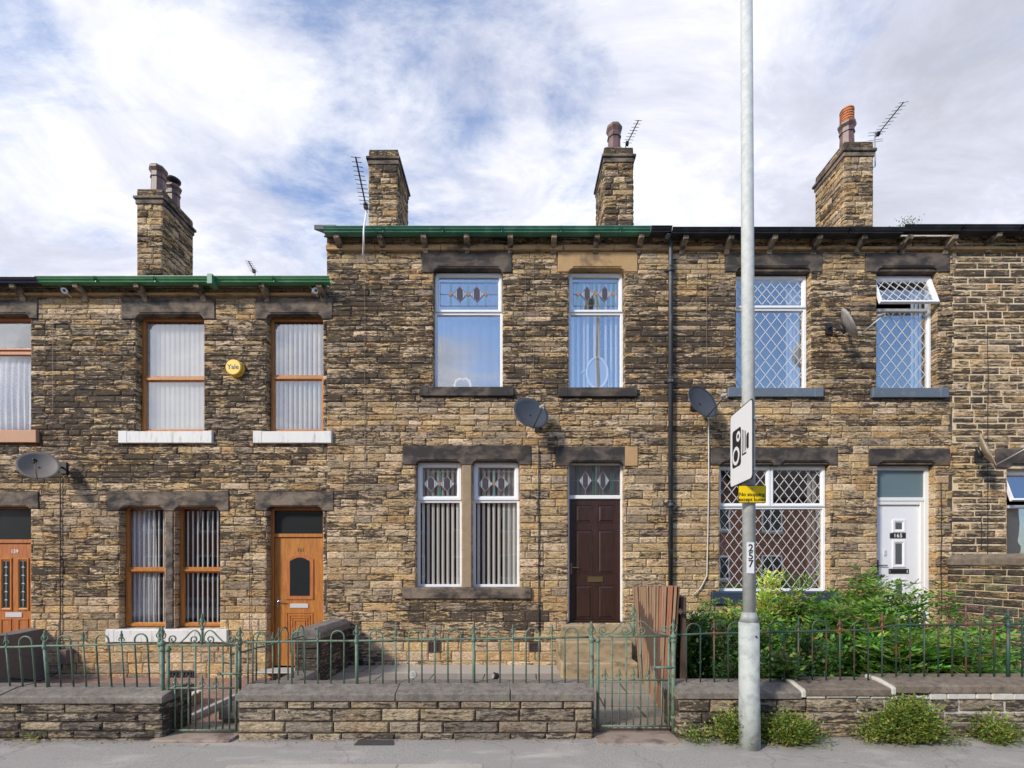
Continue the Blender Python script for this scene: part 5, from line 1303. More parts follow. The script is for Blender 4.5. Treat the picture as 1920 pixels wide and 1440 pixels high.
for z in (.35, 1.1):
    mb = MB(); mb.tube([P0.lerp(T0, z / 1.35) + Vector((.045, 0, 0)), P1.lerp(T1, z / 1.35) + Vector((.045, 0, 0))], .03, 4); mb.build('rail', POSTW, root)
mb = MB(); x = X(1279, -2.7); mb.box(x - .032, x + .032, -2.74, -2.66, .0, Z(1119, -2.7)); mb.box(x - .075, x - .034, -2.64, -2.60, .3, Z(1104, -2.62)); o = mb.build('fence_post', POSTW, bevel=.006)
tag(o, 'old dark timber post standing between the cedar boards and the shrubs', 'post')

# pallet boards, ground spotlights
root = empty('pallet', (-4.5, -1.7, -.2), 'bleached pine pallet lying on the red block paving behind the left gate', 'pallet')
for k in range(6):
    mb = MB(); y = -2.02 + k * .115; mb.box(-5.0, -4.08, y, y + .082, -.065, -.045); mb.build('board', PALLET, root, bevel=.003)
for x in (-5.0, -4.58, -4.17):
    mb = MB(); mb.box(x, x + .09, -2.02, -1.36, -.165, -.067); mb.build('bearer', POSTW if 0 else BATTEN, root, bevel=.003)
mb = MB(); mb.box(-5.0, -4.08, -2.02, -1.36, -.19, -.168); mb.build('bottom_board', BATTEN, root)
def spot(px, py, y, ang, label, m):
    x, z = X(px, y), Z(py, y); root = empty('garden_light', (x, y, 0), label, 'light', 'small ground lights in the courtyard')
    d = Vector((math.sin(R(ang)), -math.cos(R(ang)), .25)).normalized(); c = Vector((x, y, z))
    mb = MB(); mb.tube([c + d * -.05, c + d * -.03, c + d * .03, c + d * .034], [.02, .046, .05, .048], 16); mb.build('housing', DARK if m else STEEL, root)
    mb = MB(); mb.tube([c + d * .036, c + d * .040], [.038, .036], 16); mb.tube([c + d * .041, c + d * .043], [.018, .016], 12); mb.build('lens', LGREY, root)
    mb = MB(); mb.tube([(x, y, .0), (x, y, z - .03)], .01, 8); mb.build('spike', DARK, root)
spot(775, 1265, -1.2, -5, 'round white garden spotlight facing the street, left one in the courtyard', 0)
spot(929, 1268, -1.2, -65, 'black and white garden spotlight turned sideways, right one in the courtyard', 1)

# ---------------------------------------------------------------- lamp column and signs
YP = -3.50; s_ = S(YP); xp = X(1406, YP)
root = empty('lamp_post', (xp, YP, 0), 'tall galvanised steel lamp post with a thicker base standing on the pavement', 'lamp post')
def axis_x(z): return xp - .0045 * z
z1, z2 = Z(1166, YP), Z(1154, YP)
mb = MB(); mb.tube([(xp, YP, -.02), (xp - .005, YP, .42), (xp - .006, YP, .425), (xp - .008, YP, z1)], [.087, .086, .0845, .0835], 32)
mb.tube([(axis_x(z1), YP, z1), (axis_x(z2), YP, z2 + .03)], [.083, .056], 32); b_ = mb.build('column_base', GALV_B, root)
mb = MB(); mb.tube([(axis_x(z2), YP, z2), (axis_x(4), YP, 4), (axis_x(8), YP, 8.0)], [.054, .052, .046], 28); mb.tube([(axis_x(8), YP, 7.9), (axis_x(8), YP - .2, 8.35), (axis_x(8), YP - 1.0, 8.5)], .03, 12); mb.build('shaft', GALV, root)
mb = MB(); mb.box(axis_x(8) - .13, axis_x(8) + .13, YP - 1.6, YP - .95, 8.44, 8.56); mb.build('lantern', GALV, root, bevel=.04)
mb = MB(); mb.lathe([(.008, -.003), (.008, 0)], (xp + .012, YP - .085, Z(1191, YP)), 8, axis='y'); mb.build('lock', DARK, root)
# number plate, three digits down the shaft
yf = YP - .056; xn = X(1407.5, yf); mb = MB(); mb.box(xn - .029, xn + .029, yf - .002, yf + .012, Z(1075, yf), Z(1017, yf)); npl = mb.build('number_plate', WSIGN, root)
for k, d_ in enumerate('257'): text('digit', d_, .088, (xn, yf - .003, Z(1028 + 14.8 * k, yf)), BLACKP, npl, off=.0012)
# camera sign, facing the traffic to the left
zt, zb_ = Z(781, -3.27), Z(916, -3.27); ya, yb = -3.27, -3.78; xs = 1.99
def rrect(u0, u1, v0, v1, r, n=5):
    pts = []
    for (cu, cv, a0) in ((u1 - r, v1 - r, 0), (u0 + r, v1 - r, 90), (u0 + r, v0 + r, 180), (u1 - r, v0 + r, 270)):
        pts += [(cu + r * math.cos(R(a0 + 90 * i / n)), cv + r * math.sin(R(a0 + 90 * i / n))) for i in range(n + 1)]
    return pts
SW, SH = abs(ya - yb), zt - zb_
def splate(root, name, pts, d0, d1, m):       # u runs from the far edge (0) to the near edge (SW), v up; d = distance out of the face
    mb = MB(); skew = lambda u: xs + .03 - .05 * (1 - u / SW) * 0
    n = len(pts); vs = [(xs - d0 + .05 * (0.5 - u / SW) , ya - u, zb_ + v) for u, v in pts] + [(xs - d1 + .05 * (0.5 - u / SW), ya - u, zb_ + v) for u, v in pts]
    mb.add(vs, [tuple(range(n)), tuple(range(2 * n - 1, n - 1, -1))] + [(i, i + n, (i + 1) % n + n, (i + 1) % n) for i in range(n)]); return mb.build(name, m, root)
root = empty('camera_sign', (xs, (ya + yb) / 2, zb_), 'white square speed camera sign seen edge on, high on the lamp post', 'sign')
splate(root, 'sign_plate', rrect(0, SW, 0, SH, .04), -.004, .004, DARK)
splate(root, 'sign_face', rrect(.010, SW - .010, .010, SH - .010, .034), .0041, .0055, WSIGN)
splate(root, 'symbol', rrect(.06, .265, .165, .500, .03), .0056, .0066, BLACKP)
def ringp(cu, cv, r, d, m, name='symbol', n=20, asp=1.0): splate(root, name, [(cu + r * math.cos(2 * math.pi * i / n), cv + r * asp * math.sin(2 * math.pi * i / n)) for i in range(n)], d, d + .0008, m)
ringp(.150, .265, .082, .0068, WSIGN); ringp(.150, .265, .052, .0078, BLACKP)
ringp(.205, .425, .046, .0068, WSIGN); ringp(.205, .425, .020, .0078, BLACKP)
for k in range(3): splate(root, 'symbol', [(.29 + k * .035, .25 + k * .006), (.303 + k * .035, .25 + k * .006), (.303 + k * .035, .46 - k * .015), (.29 + k * .035, .46 - k * .015)], .0056, .0066, BLACKP)
splate(root, 'symbol', [(.29, .235), (.385, .235), (.385, .25), (.29, .25)], .0056, .0066, BLACKP)
splate(root, 'symbol', [(.385, .29), (.40, .27), (.435, .27), (.435, .40), (.40, .40), (.385, .38)], .0056, .0066, BLACKP)
mb = MB()
for v in (.12, .56): mb.lathe([(.058, -.015), (.064, -.015), (.064, .015), (.058, .015)], (axis_x(zb_ + v), YP, zb_ + v), 20); mb.box(xs + .004, axis_x(3) - .03, YP - .02, YP + .02, zb_ + v - .015, zb_ + v + .015)
mb.build('clamp', STEEL, root)
# yellow plate
ysg = YP - .075; root = empty('bus_stop_plate', (X(1410, ysg), ysg, Z(943, ysg)), 'small yellow plate about stopping, fixed to the lamp post under the camera sign', 'sign')
x0, x1, z0, z1 = X(1384, ysg), X(1436.5, ysg), Z(943, ysg), Z(910, ysg)
def rp(mb, x0, x1, z0, z1, r, ya, yb): mb.prism([(x, z) for x, z in rrect(x0, x1, z0, z1, r)], ya, yb)
mb = MB(); rp(mb, x0, x1, z0, z1, .012, ysg, ysg + .004); mb.build('sign_plate', BLACKP, root)
mb = MB(); rp(mb, x0 + .005, x1 - .005, z0 + .005, z1 - .005, .009, ysg - .001, ysg - .0002); mb.build('sign_face', YSIGN, root)
text('lettering', 'No stopping', .044, ((x0 + x1) / 2 - .003, ysg - .002, Z(927.2, ysg)), BLACKP, root, off=.0009, ext=.0004)
text('lettering', 'except buses', .044, ((x0 + x1) / 2 - .003, ysg - .002, Z(936.8, ysg)), BLACKP, root, off=.0009, ext=.0004)
mb = MB(); mb.lathe([(.011, -.006), (.011, .0)], ((x0 + x1) / 2, ysg, Z(916.5, ysg)), 12, axis='y'); mb.build('bolt', STEEL, root)
mb = MB(); mb.lathe([(.056, -.012), (.062, -.012), (.062, .012), (.056, .012)], (axis_x(2.2), YP, (z0 + z1) / 2), 20); mb.box(axis_x(2.2) - .02, axis_x(2.2) + .02, ysg + .004, YP - .05, (z0 + z1) / 2 - .012, (z0 + z1) / 2 + .012); mb.build('clamp', STEEL, root)

# ---------------------------------------------------------------- satellite dishes
def dish(px, py, a, b, m, label, nrm=(.62, -.72, .30), Y=-.36, wall=None, armk=1.0, lnbm=LGREY, rim=None):
    c = Vector((X(px, Y), Y, Z(py, Y))); n_ = Vector(nrm).normalized(); rt = Vector((0, 0, 1)).cross(n_).normalized(); up = n_.cross(rt)
    root = empty('satellite_dish', tuple(c), label, 'satellite dish', 'satellite dishes on the house fronts')
    mb = MB(); vs = []; NR, NA = 7, 36
    for i in range(NR + 1):
        for k in range(NA):
            r_ = i / NR; an = 2 * math.pi * k / NA; vs.append(c + rt * a * r_ * math.cos(an) + up * b * r_ * math.sin(an) - n_ * .065 * (1 - r_ * r_))
    for i in range(NR):
        for k in range(NA): mb.f.append([i * NA + k, i * NA + (k + 1) % NA, (i + 1) * NA + (k + 1) % NA, (i + 1) * NA + k]); mb.m.append(0); mb.sm.append(True)
    mb.v = [tuple(v) for v in vs]; o = mb.build('reflector', m, root); s = o.modifiers.new('t', 'SOLIDIFY'); s.thickness = .006
    mb = MB(); mb.tube([c + rt * a * math.cos(t) + up * b * math.sin(t) for t in np.linspace(0, 2 * math.pi, 37)], .0065, 6, cap=False); mb.build('rim', rim or m, root)
    f = c + n_ * (.36 * armk) - up * b * .55; base = c - up * b * 1.0 - n_ * .03
    mb = MB(); mb.tube([base, f - n_ * .03 - up * .03, f - up * .01], .010, 8); mb.build('arm', STEEL if m is not DGREY else DGREY, root)
    d = (c - f).normalized(); mb = MB(); mb.tube([f - d * .055, f - d * .05, f - d * .0, f + d * .01, f + d * .045, f + d * .05], [.012, .022, .022, .028, .028, .02], 14); mb.tube([f - d * .03, f - d * .03 - up * .06], .012, 8); mb.build('receiver', lnbm, root)
    w = wall or Vector((c.x - .10, 0, c.z - .02)); w = Vector(w)
    mb = MB(); k_ = c - n_ * .075; mb.tube([k_ + n_ * .02, k_ - n_ * .05, Vector((w.x, -.12, w.z)), Vector((w.x, -.0, w.z))], .017, 8); mb.box(w.x - .05, w.x + .05, -.035, .01, w.z - .09, w.z + .09); mb.tube([k_ - n_ * .03 - up * .09, k_ - n_ * .03 + up * .09], .026, 6); mb.build('wall_bracket', DARK, root)
    return root
dish(72, 872, .245, .255, mat('brown grey mesh dish', (.17, .15, .13), .6, var=.2, vscale=6), 'wide worn grey satellite dish below the terracotta sill', nrm=(.55, -.72, .50), wall=(X(122), 0, Z(878)), lnbm=DARK, armk=.8)
dish(996, 774, .285, .262, DGREY, 'dark grey satellite dish in the middle, between the upper and lower white windows', nrm=(.36, -.88, .32), wall=(X(1008), 0, Z(800)))
dish(1318, 753, .29, .27, DGREY, 'dark grey satellite dish to the left of the lamp post', nrm=(.42, -.85, .32), wall=(X(1300), 0, Z(760)))
dish(1593, 607, .27, .25, LGREY, 'light grey satellite dish mounted between the two upper leaded windows', nrm=(.80, -.52, .42), wall=(X(1552), 0, Z(618)))
dish(1853, 843, .30, .27, CREAMD, 'rust stained cream satellite dish on the pale pointed wall at right', wall=(X(1832), 0, Z(857)))

# ---------------------------------------------------------------- aerials
def yagi(label, far, near, elems, hw, mast, m=STEEL, refl=True, elm=None, boomr=.011):
    root = empty('tv_aerial', far, label, 'aerial', 'television aerials above the roofs')
    far, near = Vector(far), Vector(near); d = (near - far).normalized(); side = Vector((0, 0, 1)).cross(d).normalized()
    mb = MB(); mb.tube([far, near], boomr, 8); mb.build('boom', DARK, root)
    mb = MB()
    for i in range(elems):
        t = i / (elems - 1); p = far.lerp(near, .16 + .84 * t); w = hw * (1 - .25 * t); mb.tube([p - side * w, p + side * w], .0045, 5)
    if refl:
        for k in (-2, -1, 1, 2):
            p = far + d * .02 + Vector((0, 0, .055 * k)) - d * .03 * (1 - abs(k) / 2); mb.tube([p - side * hw * 1.2, p + side * hw * 1.2], .0045, 5)
        mb.tube([far + Vector((0, 0, -.12)), far + Vector((0, 0, .12))], .006, 5)
    mb.box(*(v for a_, r_ in zip(far + d * .12, (.03, .03, .035)) for v in (a_ - r_, a_ + r_))); mb.build('elements', elm or DARK, root)
    mb = MB(); mb.tube(mast, .014, 8); mb.build('mast', m, root)
    return root
zz_ = Z(400, -.25)
yagi('long television aerial on a bent white pole at the left gable of the middle house', (X(688.5, -.25), -.25, Z(398, -.25)), (X(667, -1.2), -1.2, Z(295, -1.2)), 12, .085,
     [(X(686, -.06), -.03, Z(492, -.03)), (X(681.5, -.1), -.12, Z(476, -.12)), (X(682, -.4), -.40, Z(455, -.4)), (X(682, -.4), -.40, Z(430, -.4)), (X(688, -.30), -.30, Z(392, -.30))], m=WPLAST, refl=False)
yagi('small television aerial leaning beside the tall pot of the centre chimney', (X(1173, 2.8), 2.8, Z(275, 2.8)), (X(1197, 1.9), 1.9, Z(226, 1.9)), 8, .095, [(X(1173, 2.8), 2.8, Z(275, 2.8)), (X(1172, 2.8), 2.8, Z(300, 2.8))], refl=False)
yagi('large television aerial with crossed reflectors beside the rightmost chimney', (X(1641, 3.0), 3.0, Z(258, 3.0)), (X(1694, 2.0), 2.0, Z(192, 2.0)), 9, .12,
     [(X(1629, 2.8), 2.8, Z(318, 2.8)), (X(1641, 2.8), 2.8, Z(312, 2.8)), (X(1640, 2.8), 2.8, Z(255, 2.8))])
yagi('tiny television aerial rising behind the bright green gutter', (X(478, 3.2), 3.2, Z(512, 3.2)), (X(466, 2.6), 2.6, Z(490, 2.6)), 6, .085, [(X(478, 3.2), 3.2, Z(512, 3.2)), (X(478, 3.2), 3.2, Z(540, 3.2))], refl=False)

# ---------------------------------------------------------------- alarm box and cameras
xa, za = X(437, -.1), Z(688, -.1); root = empty('alarm_box', (xa, 0, za), 'round yellow burglar alarm box between the two upper oak windows', 'alarm')
mb = MB(); mb.lathe([(.112, -.10), (.122, -.094), (.127, -.08), (.127, -.045)], (xa, 0, za), 32, axis='y'); mb.build('cover', YELLOW, root)
mb = MB(); mb.lathe([(.128, -.042), (.132, -.03), (.132, .0)], (xa + .008, 0, za - .004), 32, axis='y'); mb.build('back_plate', mat('amber plastic', (.80, .50, .06), .4), root)
text('lettering', 'Yale', .105, (xa, -.1012, za), BLUEP, root, off=.0015, ext=.0008)
for px, lb, s in ((122, 'small white security camera on the left, under the bright green gutter near the dish', 1), (590, 'small white security camera on the right, under the green gutter near the step in roofline', 1)):
    x, z = X(px, -.1), Z(546, -.1); root = empty('security_camera', (x, 0, z), lb, 'camera', 'white security cameras under the eaves')
    mb = MB(); c = Vector((x, -.10, z)); d = Vector((.55 * s, -.8, -.3)).normalized(); mb.tube([c - d * .07, c + d * .07], [.040, .044], 12); mb.build('housing', WPLAST, root)
    mb = MB(); mb.tube([c + d * .071, c + d * .074], [.018, .016], 12); mb.build('lens', DARK, root)
    mb = MB(); mb.tube([(x, -.09, z), (x + .02, -.03, z - .04), (x + .02, .0, z - .04)], .012, 8); mb.build('bracket', WPLAST, root)
    mb = MB(); mb.tube([(x - .03, -.1, z + .02), (x - .10, -.11, z + .10)], .007, 6); mb.build('antenna', WPLAST, root)

# things standing inside the windows
op = WIN163B; xc = (op[0] + op[1]) / 2 + .04; zc = op[2] + .32; root = empty('oval_mirror', (xc, .2, zc), 'white oval dressing mirror standing inside the narrow upper window', 'mirror')
mb = MB(); mb.tube([(xc + .17 * math.cos(t), .185, zc + .25 * math.sin(t)) for t in np.linspace(0, 2 * math.pi, 41)], .019, 8, cap=False); mb.build('frame', WPLAST, root)
mb = MB(); mb.lathe([(1, -.002), (1, .002)], (0, 0, 0), 40, axis='y'); mb.v = [(xc + v[0] * .16, .22 + v[1], zc + v[2] * .24) for v in mb.v]; mb.v = [(v[0], v[1] - .03, v[2]) for v in mb.v]; mb.build('mirror_back', mat('grey mirror back', (.35, .38, .42), .5), root)
mb = MB(); mb.tube([(xc + .19, .22, zc), (xc + .20, .24, op[2] - .1)], .015, 8); mb.tube([(xc - .19, .22, zc + .06), (xc - .26, .22, zc + .01)], .012, 8); mb.build('stand', WPLAST, root)
op = WIN163A; xc = X(868, .2); zc = op[2] + .12; mb = MB()
mb.tube([(xc + dx * .115, .18, zc + dz * .1) for dx, dz in ((-1, -1.2), (-1.15, -.2), (-.95, .55), (-.45, .95), (0, .72), (.45, .95), (.95, .55), (1.15, -.2), (1, -1.2))], .022, 8); o = mb.build('heart_ornament', WPLAST)
tag(o, 'white heart shaped ornament standing inside the wide upper window', 'ornament')

# ================================================================ PLANTS
def bright(L_, k): return [tuple(min(.8, v * k) for v in c) for c in L_]
class Leaves:
    def __init__(s, seed): s.r = np.random.default_rng(seed); s.P = []; s.D = []; s.S = []; s.l = []; s.w = []; s.c = []
    def add(s, p, d, side, l, w, c): s.P.append(p); s.D.append(d); s.S.append(side); s.l.append(l); s.w.append(w); s.c.append(c)
    def build(s, name, parent):
        P, D, Sd = np.array(s.P), np.array(s.D), np.array(s.S); l = np.array(s.l)[:, None]; w = np.array(s.w)[:, None]; c = np.array(s.c)
        D = D / np.linalg.norm(D, axis=1)[:, None]; Sd = Sd - D * (Sd * D).sum(1)[:, None]; Sd /= np.linalg.norm(Sd, axis=1)[:, None] + 1e-9
        Nn = np.cross(D, Sd); n = len(P)
        pts = [P, P + D * l * .35 + Sd * w * .5 + Nn * w * .18, P + D * l * .75 + Sd * w * .36 + Nn * w * .12 - Nn * l * .03, P + D * l - Nn * l * .10, P + D * l * .75 - Sd * w * .36 + Nn * w * .12 - Nn * l * .03, P + D * l * .35 - Sd * w * .5 + Nn * w * .18, P + D * l * .5]
        V = np.stack(pts, 1).reshape(-1, 3); b = np.arange(n)[:, None] * 7
        F_ = np.concatenate([b + [0, 1, 6, 6], b + [0, 6, 5, 5]], 0)
        tri = np.concatenate([b + [0, 1, 6], b + [1, 2, 6], b + [2, 3, 6], b + [3, 4, 6], b + [4, 5, 6], b + [5, 0, 6]], 0).astype(np.int32)
        me = bpy.data.meshes.new(name); me.vertices.add(len(V)); me.vertices.foreach_set('co', V.astype(np.float32).ravel())
        me.loops.add(tri.size); me.loops.foreach_set('vertex_index', tri.ravel()); me.polygons.add(len(tri)); me.polygons.foreach_set('loop_start', (np.arange(len(tri)) * 3).astype(np.int32))
        me.polygons.foreach_set('use_smooth', np.ones(len(tri), bool)); me.materials.append(LEAF); me.update(calc_edges=True)
        ca = me.color_attributes.new('leaf', 'FLOAT_COLOR', 'POINT'); cc = np.repeat(np.concatenate((c, np.ones((n, 1))), 1), 7, 0); ca.data.foreach_set('color', cc.astype(np.float32).ravel())
        return link(name, me, parent)
def unit(v): v = np.array(v, float); return v / (np.linalg.norm(v) + 1e-9)
def shrub(label, name, cat, stems, seed, kind, cols, group=None, lsize=(.05, .03), dens=1.0, stemr=.005):
    """stems: list of (base, tip); leaves are set along bent stems, singly or on leaf stalks"""
    r = random.Random(seed); b0 = stems[0][0]; root = empty(name, tuple(b0), label, cat, group); L_ = Leaves(seed); sm = MB()
    for (b, t) in stems:
        b, t = Vector(b), Vector(t); ln = (t - b).length; mid = b.lerp(t, .5) + Vector((r.uniform(-.1, .1), r.uniform(-.1, .1), .12)) * ln * .8; n = 8
        path = [(b * (1 - k / n) ** 2 + mid * 2 * (k / n) * (1 - k / n) + t * (k / n) ** 2) for k in range(n + 1)]
        sm.tube(path, [stemr * (1.4 - k / n) for k in range(n + 1)], 5, cap=False)
        col0 = r.choice(cols); k_ = r.uniform(.75, 1.25); nodes = int(ln * (34 if kind == 'small' else 17) * dens)
        for i in range(nodes):
            u = .12 + .88 * (i + r.random()) / nodes; j = min(n - 1, int(u * n)); p = path[j].lerp(path[j + 1], u * n - j); tan = (path[j + 1] - path[j]).normalized()
            an = i * 2.4 + r.uniform(-.5, .5); rad = Vector((math.cos(an), math.sin(an), r.uniform(-.1, .5))).normalized(); d = (rad * .9 + tan * .35).normalized()
            c = tuple(min(1, v * k_ * r.uniform(.75, 1.25)) for v in (col0 if r.random() < .8 else r.choice(cols)))
            if kind == 'small':               # short side twig with a few round leaves
                for q in range(4):
                    o = p + d * (.02 + .035 * q) + Vector((r.uniform(-.02, .02), r.uniform(-.02, .02), r.uniform(-.02, .02)))
                    dd = (d + Vector((r.uniform(-.8, .8), r.uniform(-.8, .8), r.uniform(-.5, .5)))).normalized(); L_.add(o, dd, dd.cross(Vector((0, 0, 1))) + Vector((r.uniform(-.4, .4), 0, r.uniform(-.5, .5))), lsize[0] * r.uniform(.7, 1.3), lsize[1] * r.uniform(.8, 1.2), c)
            else:                             # long stalk with paired narrow leaflets
                sl = r.uniform(.10, .19); e = p + d * sl + Vector((0, 0, -.02)); sm.tube([p, e], .0018, 3, cap=False); sd_ = d.cross(Vector((0, 0, 1))).normalized()
                for q in (.35, .68, 1.0):
                    o = p.lerp(e, q)
                    for s in ((-1, 1) if q < 1 else (-1, 0, 1)):
                        dd = (d * (.55 + .5 * (s == 0)) + sd_ * s * .9 + Vector((0, 0, r.uniform(-.35, .15)))).normalized(); L_.add(o, dd, dd.cross(Vector((0, 0, 1))) + Vector((0, 0, r.uniform(-.5, .5))), lsize[0] * r.uniform(.75, 1.25), lsize[1] * r.uniform(.8, 1.2), c)
    L_.build('foliage', root); sm.build('stem', STEM, root); return root
def bunch(n, cx, cy, z0, rx, ry, h, seed, lean=(0, 0), spread=.5, hj=.35):
    r = random.Random(seed); out = []
    for _ in range(n):
        x, y = cx + r.uniform(-rx, rx), cy + r.uniform(-ry, ry); hh = h * (1 - r.random() * hj); out.append(((x + r.uniform(-.1, .1), y, z0), (x + r.uniform(-spread, spread) + lean[0], y + r.uniform(-spread, spread) * .6 + lean[1], z0 + hh)))
    return out
DK = [(.04, .065, .022), (.04, .085, .028), (.055, .105, .035), (.03, .07, .03)]
MD = [(.075, .16, .030), (.095, .195, .038), (.06, .135, .03), (.12, .22, .042)]
LT = [(.16, .27, .045), (.12, .23, .04), (.22, .31, .07), (.10, .20, .035)]
YL = [(.50, .55, .14), (.40, .50, .10), (.58, .60, .22), (.26, .38, .07)]
MD = bright(MD, 1.5) + [(.20, .27, .06)]; LT = bright(LT, 1.45); DK = bright(DK, 1.2)
g_ = 'overgrown shrubs behind the right railing'
shrub('dark small leaved shrub filling the bed beside the old timber post', 'shrub', 'shrub', bunch(34, 2.22, -2.0, 0, .25, .6, 1.02, 1, spread=.16), 1, 'small', DK + MD[:1], g_, (.050, .034), 1.25)
shrub('bushy dark rose like shrub spilling over the coping behind the lamp post', 'shrub', 'shrub', bunch(56, 2.95, -2.05, 0, .55, .65, 1.0, 2, spread=.35) + bunch(8, 2.5, -2.5, .2, .2, .1, .55, 22, lean=(0, -.6), spread=.2), 2, 'small', DK + MD, g_, (.054, .037), 1.3)
shrub('tall yellow green sprig rising in front of the lower leaded window', 'shrub', 'shrub', [((3.05, -1.5, .3), (3.30, -1.55, 1.50)), ((3.1, -1.5, .3), (3.38, -1.5, 1.40)), ((3.1, -1.4, .3), (3.22, -1.6, 1.22)), ((3.3, -1.4, .4), (3.75, -1.6, 1.40)), ((3.3, -1.4, .4), (3.62, -1.5, 1.25)), ((3.1, -1.5, .3), (3.30, -1.5, 1.05)), ((3.0, -1.6, .3), (3.34, -1.6, 1.46)), ((3.0, -1.6, .3), (2.7, -1.7, 1.0)), ((3.2, -1.6, .3), (3.2, -1.7, 1.2))], 3, 'small', YL, g_, (.060, .030), 1.5)
shrub('mid green feathery shrub under the lower leaded window', 'shrub', 'shrub', bunch(36, 3.35, -1.05, 0, .75, .45, 1.12, 4, spread=.4), 4, 'pinnate', MD + LT[3:], g_, (.085, .032), 1.25)
shrub('bright green elder plant in front of the stone pier left of the white door', 'shrub', 'shrub', bunch(40, 4.15, -1.7, 0, .45, .7, 1.20, 5, spread=.35), 5, 'pinnate', LT + MD[:2], g_, (.10, .036), 1.2)
shrub('tall leafy elder plant in front of the white door', 'shrub', 'shrub', bunch(34, 5.05, -1.15, 0, .45, .45, 1.38, 6, spread=.3) + [((4.9, -1.1, 0), (4.72, -1.2, 1.52)), ((5.0, -1.0, 0), (5.0, -1.0, 1.48))], 6, 'pinnate', MD + LT[2:3] + LT[3:], g_, (.10, .036), 1.2)
shrub('long narrow leaved plant crowding the right railing', 'shrub', 'shrub', bunch(44, 4.45, -2.45, 0, .42, .35, .85, 7, spread=.25), 7, 'pinnate', MD + LT, g_, (.105, .032), 1.3)
shrub('leafy plant reaching the tall side wall at right', 'shrub', 'shrub', bunch(32, 5.7, -1.5, 0, .55, .7, .92, 8, spread=.3, hj=.5), 8, 'pinnate', MD + LT[1:2] + LT[3:], g_, (.105, .036), 1.2)
shrub('low leafy plant behind the rightmost part of the railing', 'shrub', 'shrub', bunch(22, 5.0, -2.5, 0, .3, .3, .55, 9, spread=.2), 9, 'pinnate', MD + LT[3:], g_, (.095, .034), 1.25)
gw = 'weeds at the foot of the right wall'
WD = [(.17, .24, .04), (.24, .30, .06), (.30, .33, .08), (.11, .16, .03)]
def weed(label, pxa, pxb, pyt, seed, n, ys=-3.36, rd=.10):
    a, b = X(pxa, ys), X(pxb, ys); h = max(.06, Z(pyt, ys)); r = random.Random(seed); st = []
    for _ in range(n):
        t = r.gauss(.5, .22); t = min(1, max(0, t)); x = a + (b - a) * t; hh = h * (1 - abs(2 * t - 1) ** 1.5 * .75) * r.uniform(.2, .98) * (.75 + .5 * vn(x * 7, seed * 1.3)); y = ys + r.uniform(-rd, .07); st.append(((x + r.uniform(-.03, .03), y + .02, 0), (x + r.uniform(-.05, .05), y - .05 * r.random(), hh)))
    shrub(label, 'weed', 'weed', st, seed, 'small', WD, gw, (.026, .018), 1.5, .002)
weed('sparse weed clump at the wall foot just left of the lamp post', 1335, 1392, 1338, 21, 40)
weed('wide low weed clump at the wall foot just right of the lamp post', 1412, 1530, 1338, 22, 120, rd=.14)
weed('tallest weed clump climbing the low wall below the rusty railing', 1612, 1768, 1312, 23, 190, rd=.12)
weed('small weed clump at the wall foot near the right edge', 1828, 1898, 1346, 24, 60)
weed('tiny weed by the gate end of the right wall', 1287, 1312, 1362, 25, 12)
tag_w = 'weed'
weed('single small weed at the foot of the left wall', 50, 57, 1380, 26, 3, rd=.02)

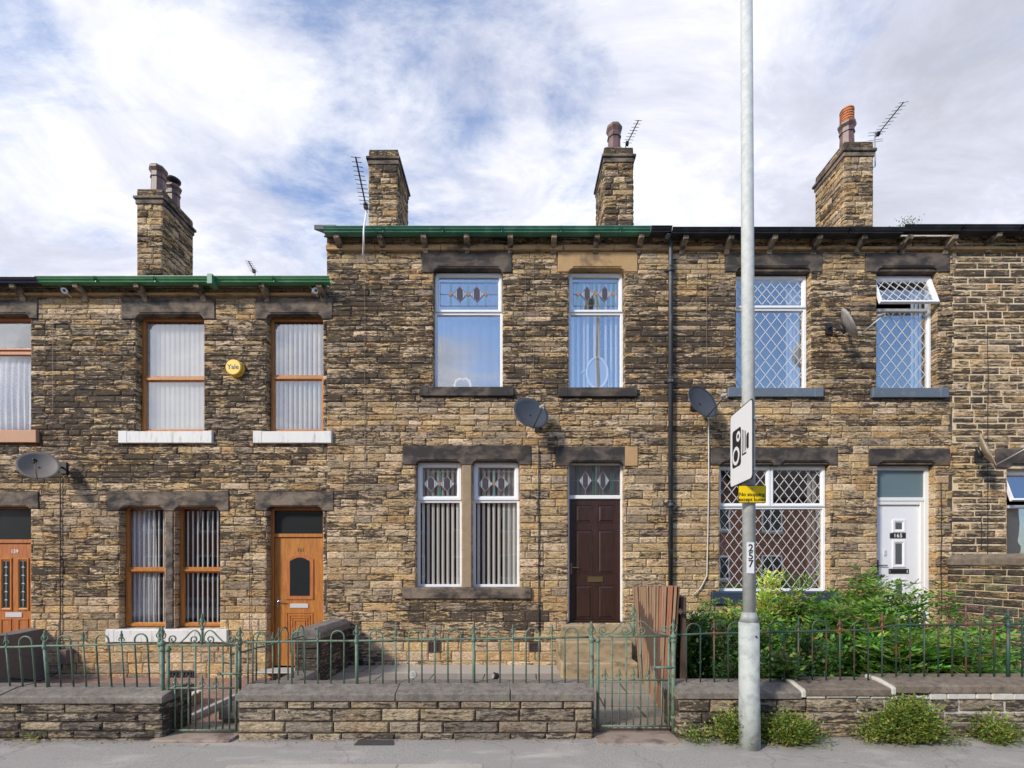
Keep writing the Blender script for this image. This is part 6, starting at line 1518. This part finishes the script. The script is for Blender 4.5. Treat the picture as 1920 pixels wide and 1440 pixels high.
# ================================================================ OPPOSITE SIDE OF THE ROAD (seen only in the window reflections)
BRICK = bpy.data.materials.new('red brick'); BRICK.use_nodes = True; nt = BRICK.node_tree; b = nt.nodes['Principled BSDF']; b.inputs['Roughness'].default_value = .9
t = N(nt, 'ShaderNodeTexCoord'); br = N(nt, 'ShaderNodeTexBrick', inp={'Scale': 1.0, 'Mortar Size': 0.01, 'Brick Width': 0.225, 'Row Height': 0.075, 'Color1': (0.36, 0.12, 0.065, 1), 'Color2': (0.26, 0.09, 0.05, 1), 'Mortar': (0.3, 0.26, 0.2, 1)})
L(nt, mapping(nt, t.outputs['Object'], (1, 1, 1), (R(90), 0, 0)), br.inputs['Vector']); L(nt, br.outputs[0], b.inputs['Base Color'])
TILE = mat('brown roof tile', (.11, .075, .06), .85, var=.3, vscale=6)
def opposite(x0, x1, y, zt, label, gable):
    root = empty('brick_house', ((x0 + x1) / 2, y, 0), label, 'house', 'brick houses across the road'); mb = MB(); mb.box(x0, x1, y - 7, y, -.2, zt); mb.build('wall', BRICK, root)
    if gable:
        c = (x0 + x1) / 2; m_ = MB(); m_.prism([(x0, zt), (c, zt + 3.0), (x1, zt)], y - 7, y - .01); m_.build('gable', BRICK, root); m_ = MB()
        m_.prism([(x0 - .3, zt - .2), (c, zt + 3.15), (x1 + .3, zt - .2), (x1 + .3, zt), (c, zt + 3.4), (x0 - .3, zt)], y - 7.2, y + .25); m_.build('roof', TILE, root)
    else:
        m_ = MB(); m_.prismx([(y + .35, zt - .05), (y - 3.5, zt + 2.6), (y - 7.3, zt - .05), (y - 7.3, zt - .2), (y + .35, zt - .2)], x0 - .1, x1 + .1); m_.build('roof', TILE, root)
    n = max(1, int((x1 - x0) / 2.6))
    for i in range(n):
        cx = x0 + (x1 - x0) * (i + .5) / n
        for zc in (1.5, 4.1):
            f_ = MB(); f_.ring(cx - .6, cx + .6, zc - .65, zc + .65, .09, y - .02, y + .07); f_.box(cx - .04, cx + .04, y - .02, y + .06, zc - .56, zc + .56); w_ = f_.build('window', UPVC, root)
            f_ = MB(); f_.box(cx - .51, cx + .51, y + .01, y + .02, zc - .56, zc + .56); f_.build('pane', MATS['dark obscured glass'], w_); f_ = MB(); f_.box(cx - .7, cx + .7, y, y + .12, zc - .78, zc - .66); f_.build('sill', CONC, w_)
opposite(-30, -15.2, -18.5, 5.3, 'long red brick house across the road with a brown roof', False)
opposite(-15, -4.2, -19.5, 5.6, 'wide red brick house across the road', False)
opposite(-4, 6.4, -18.5, 5.4, 'red brick house across the road with white windows', False)
opposite(6.6, 12.6, -17.8, 5.2, 'red brick gabled house across the road reflected in the leaded window', True)
opposite(12.8, 28, -18.5, 5.4, 'red brick house across the road far to the right', False)

shrub('tuft of moss growing in the black gutter at the right', 'moss_tuft', 'moss', [((X(p_, -.2), -.22, Z(424, -.3)), (X(p_, -.2) + q_, -.26, Z(416, -.3))) for p_, q_ in ((1682, .02), (1686, -.02), (1690, .03), (1695, 0), (1700, .03), (1705, .02), (1710, -.02))], 61, 'small', [(.16, .19, .07), (.22, .22, .10), (.12, .14, .05)], None, (.022, .014), 2.5, .002)
# grit and dead leaves swept against the walls: nobody could count them
mb = MB(); rr = random.Random(77)
for _ in range(420):
    x = rr.uniform(-5.2, 6.5); y = -3.28 - abs(rr.gauss(0, .06)) if not (-3.2 < x < -2.6 or .8 < x < 1.5) else rr.uniform(-3.45, -3.36); r_ = rr.uniform(.003, .009); a = rr.uniform(0, 6.28); z = gz(x) + .001
    ca, sa = math.cos(a) * r_, math.sin(a) * r_; k = rr.uniform(.5, 1.8)
    mb.add([(x - ca * k, y - sa * k, z), (x + sa, y - ca, z + r_ * .3), (x + ca * k, y + sa * k, z), (x - sa, y + ca, z + r_ * .5), (x, y, z + r_ * .9)], [(0, 1, 4), (1, 2, 4), (2, 3, 4), (3, 0, 4), (3, 2, 1, 0)], rr.choice((0, 0, 1)))
o = mb.build('grit', [mat('brown leaf litter', (.20, .13, .07), .9), mat('pale grit', (.34, .31, .27), .9)]); tag(o, 'loose grit and dead leaf litter swept along the foot of the walls', 'litter', kind='stuff')
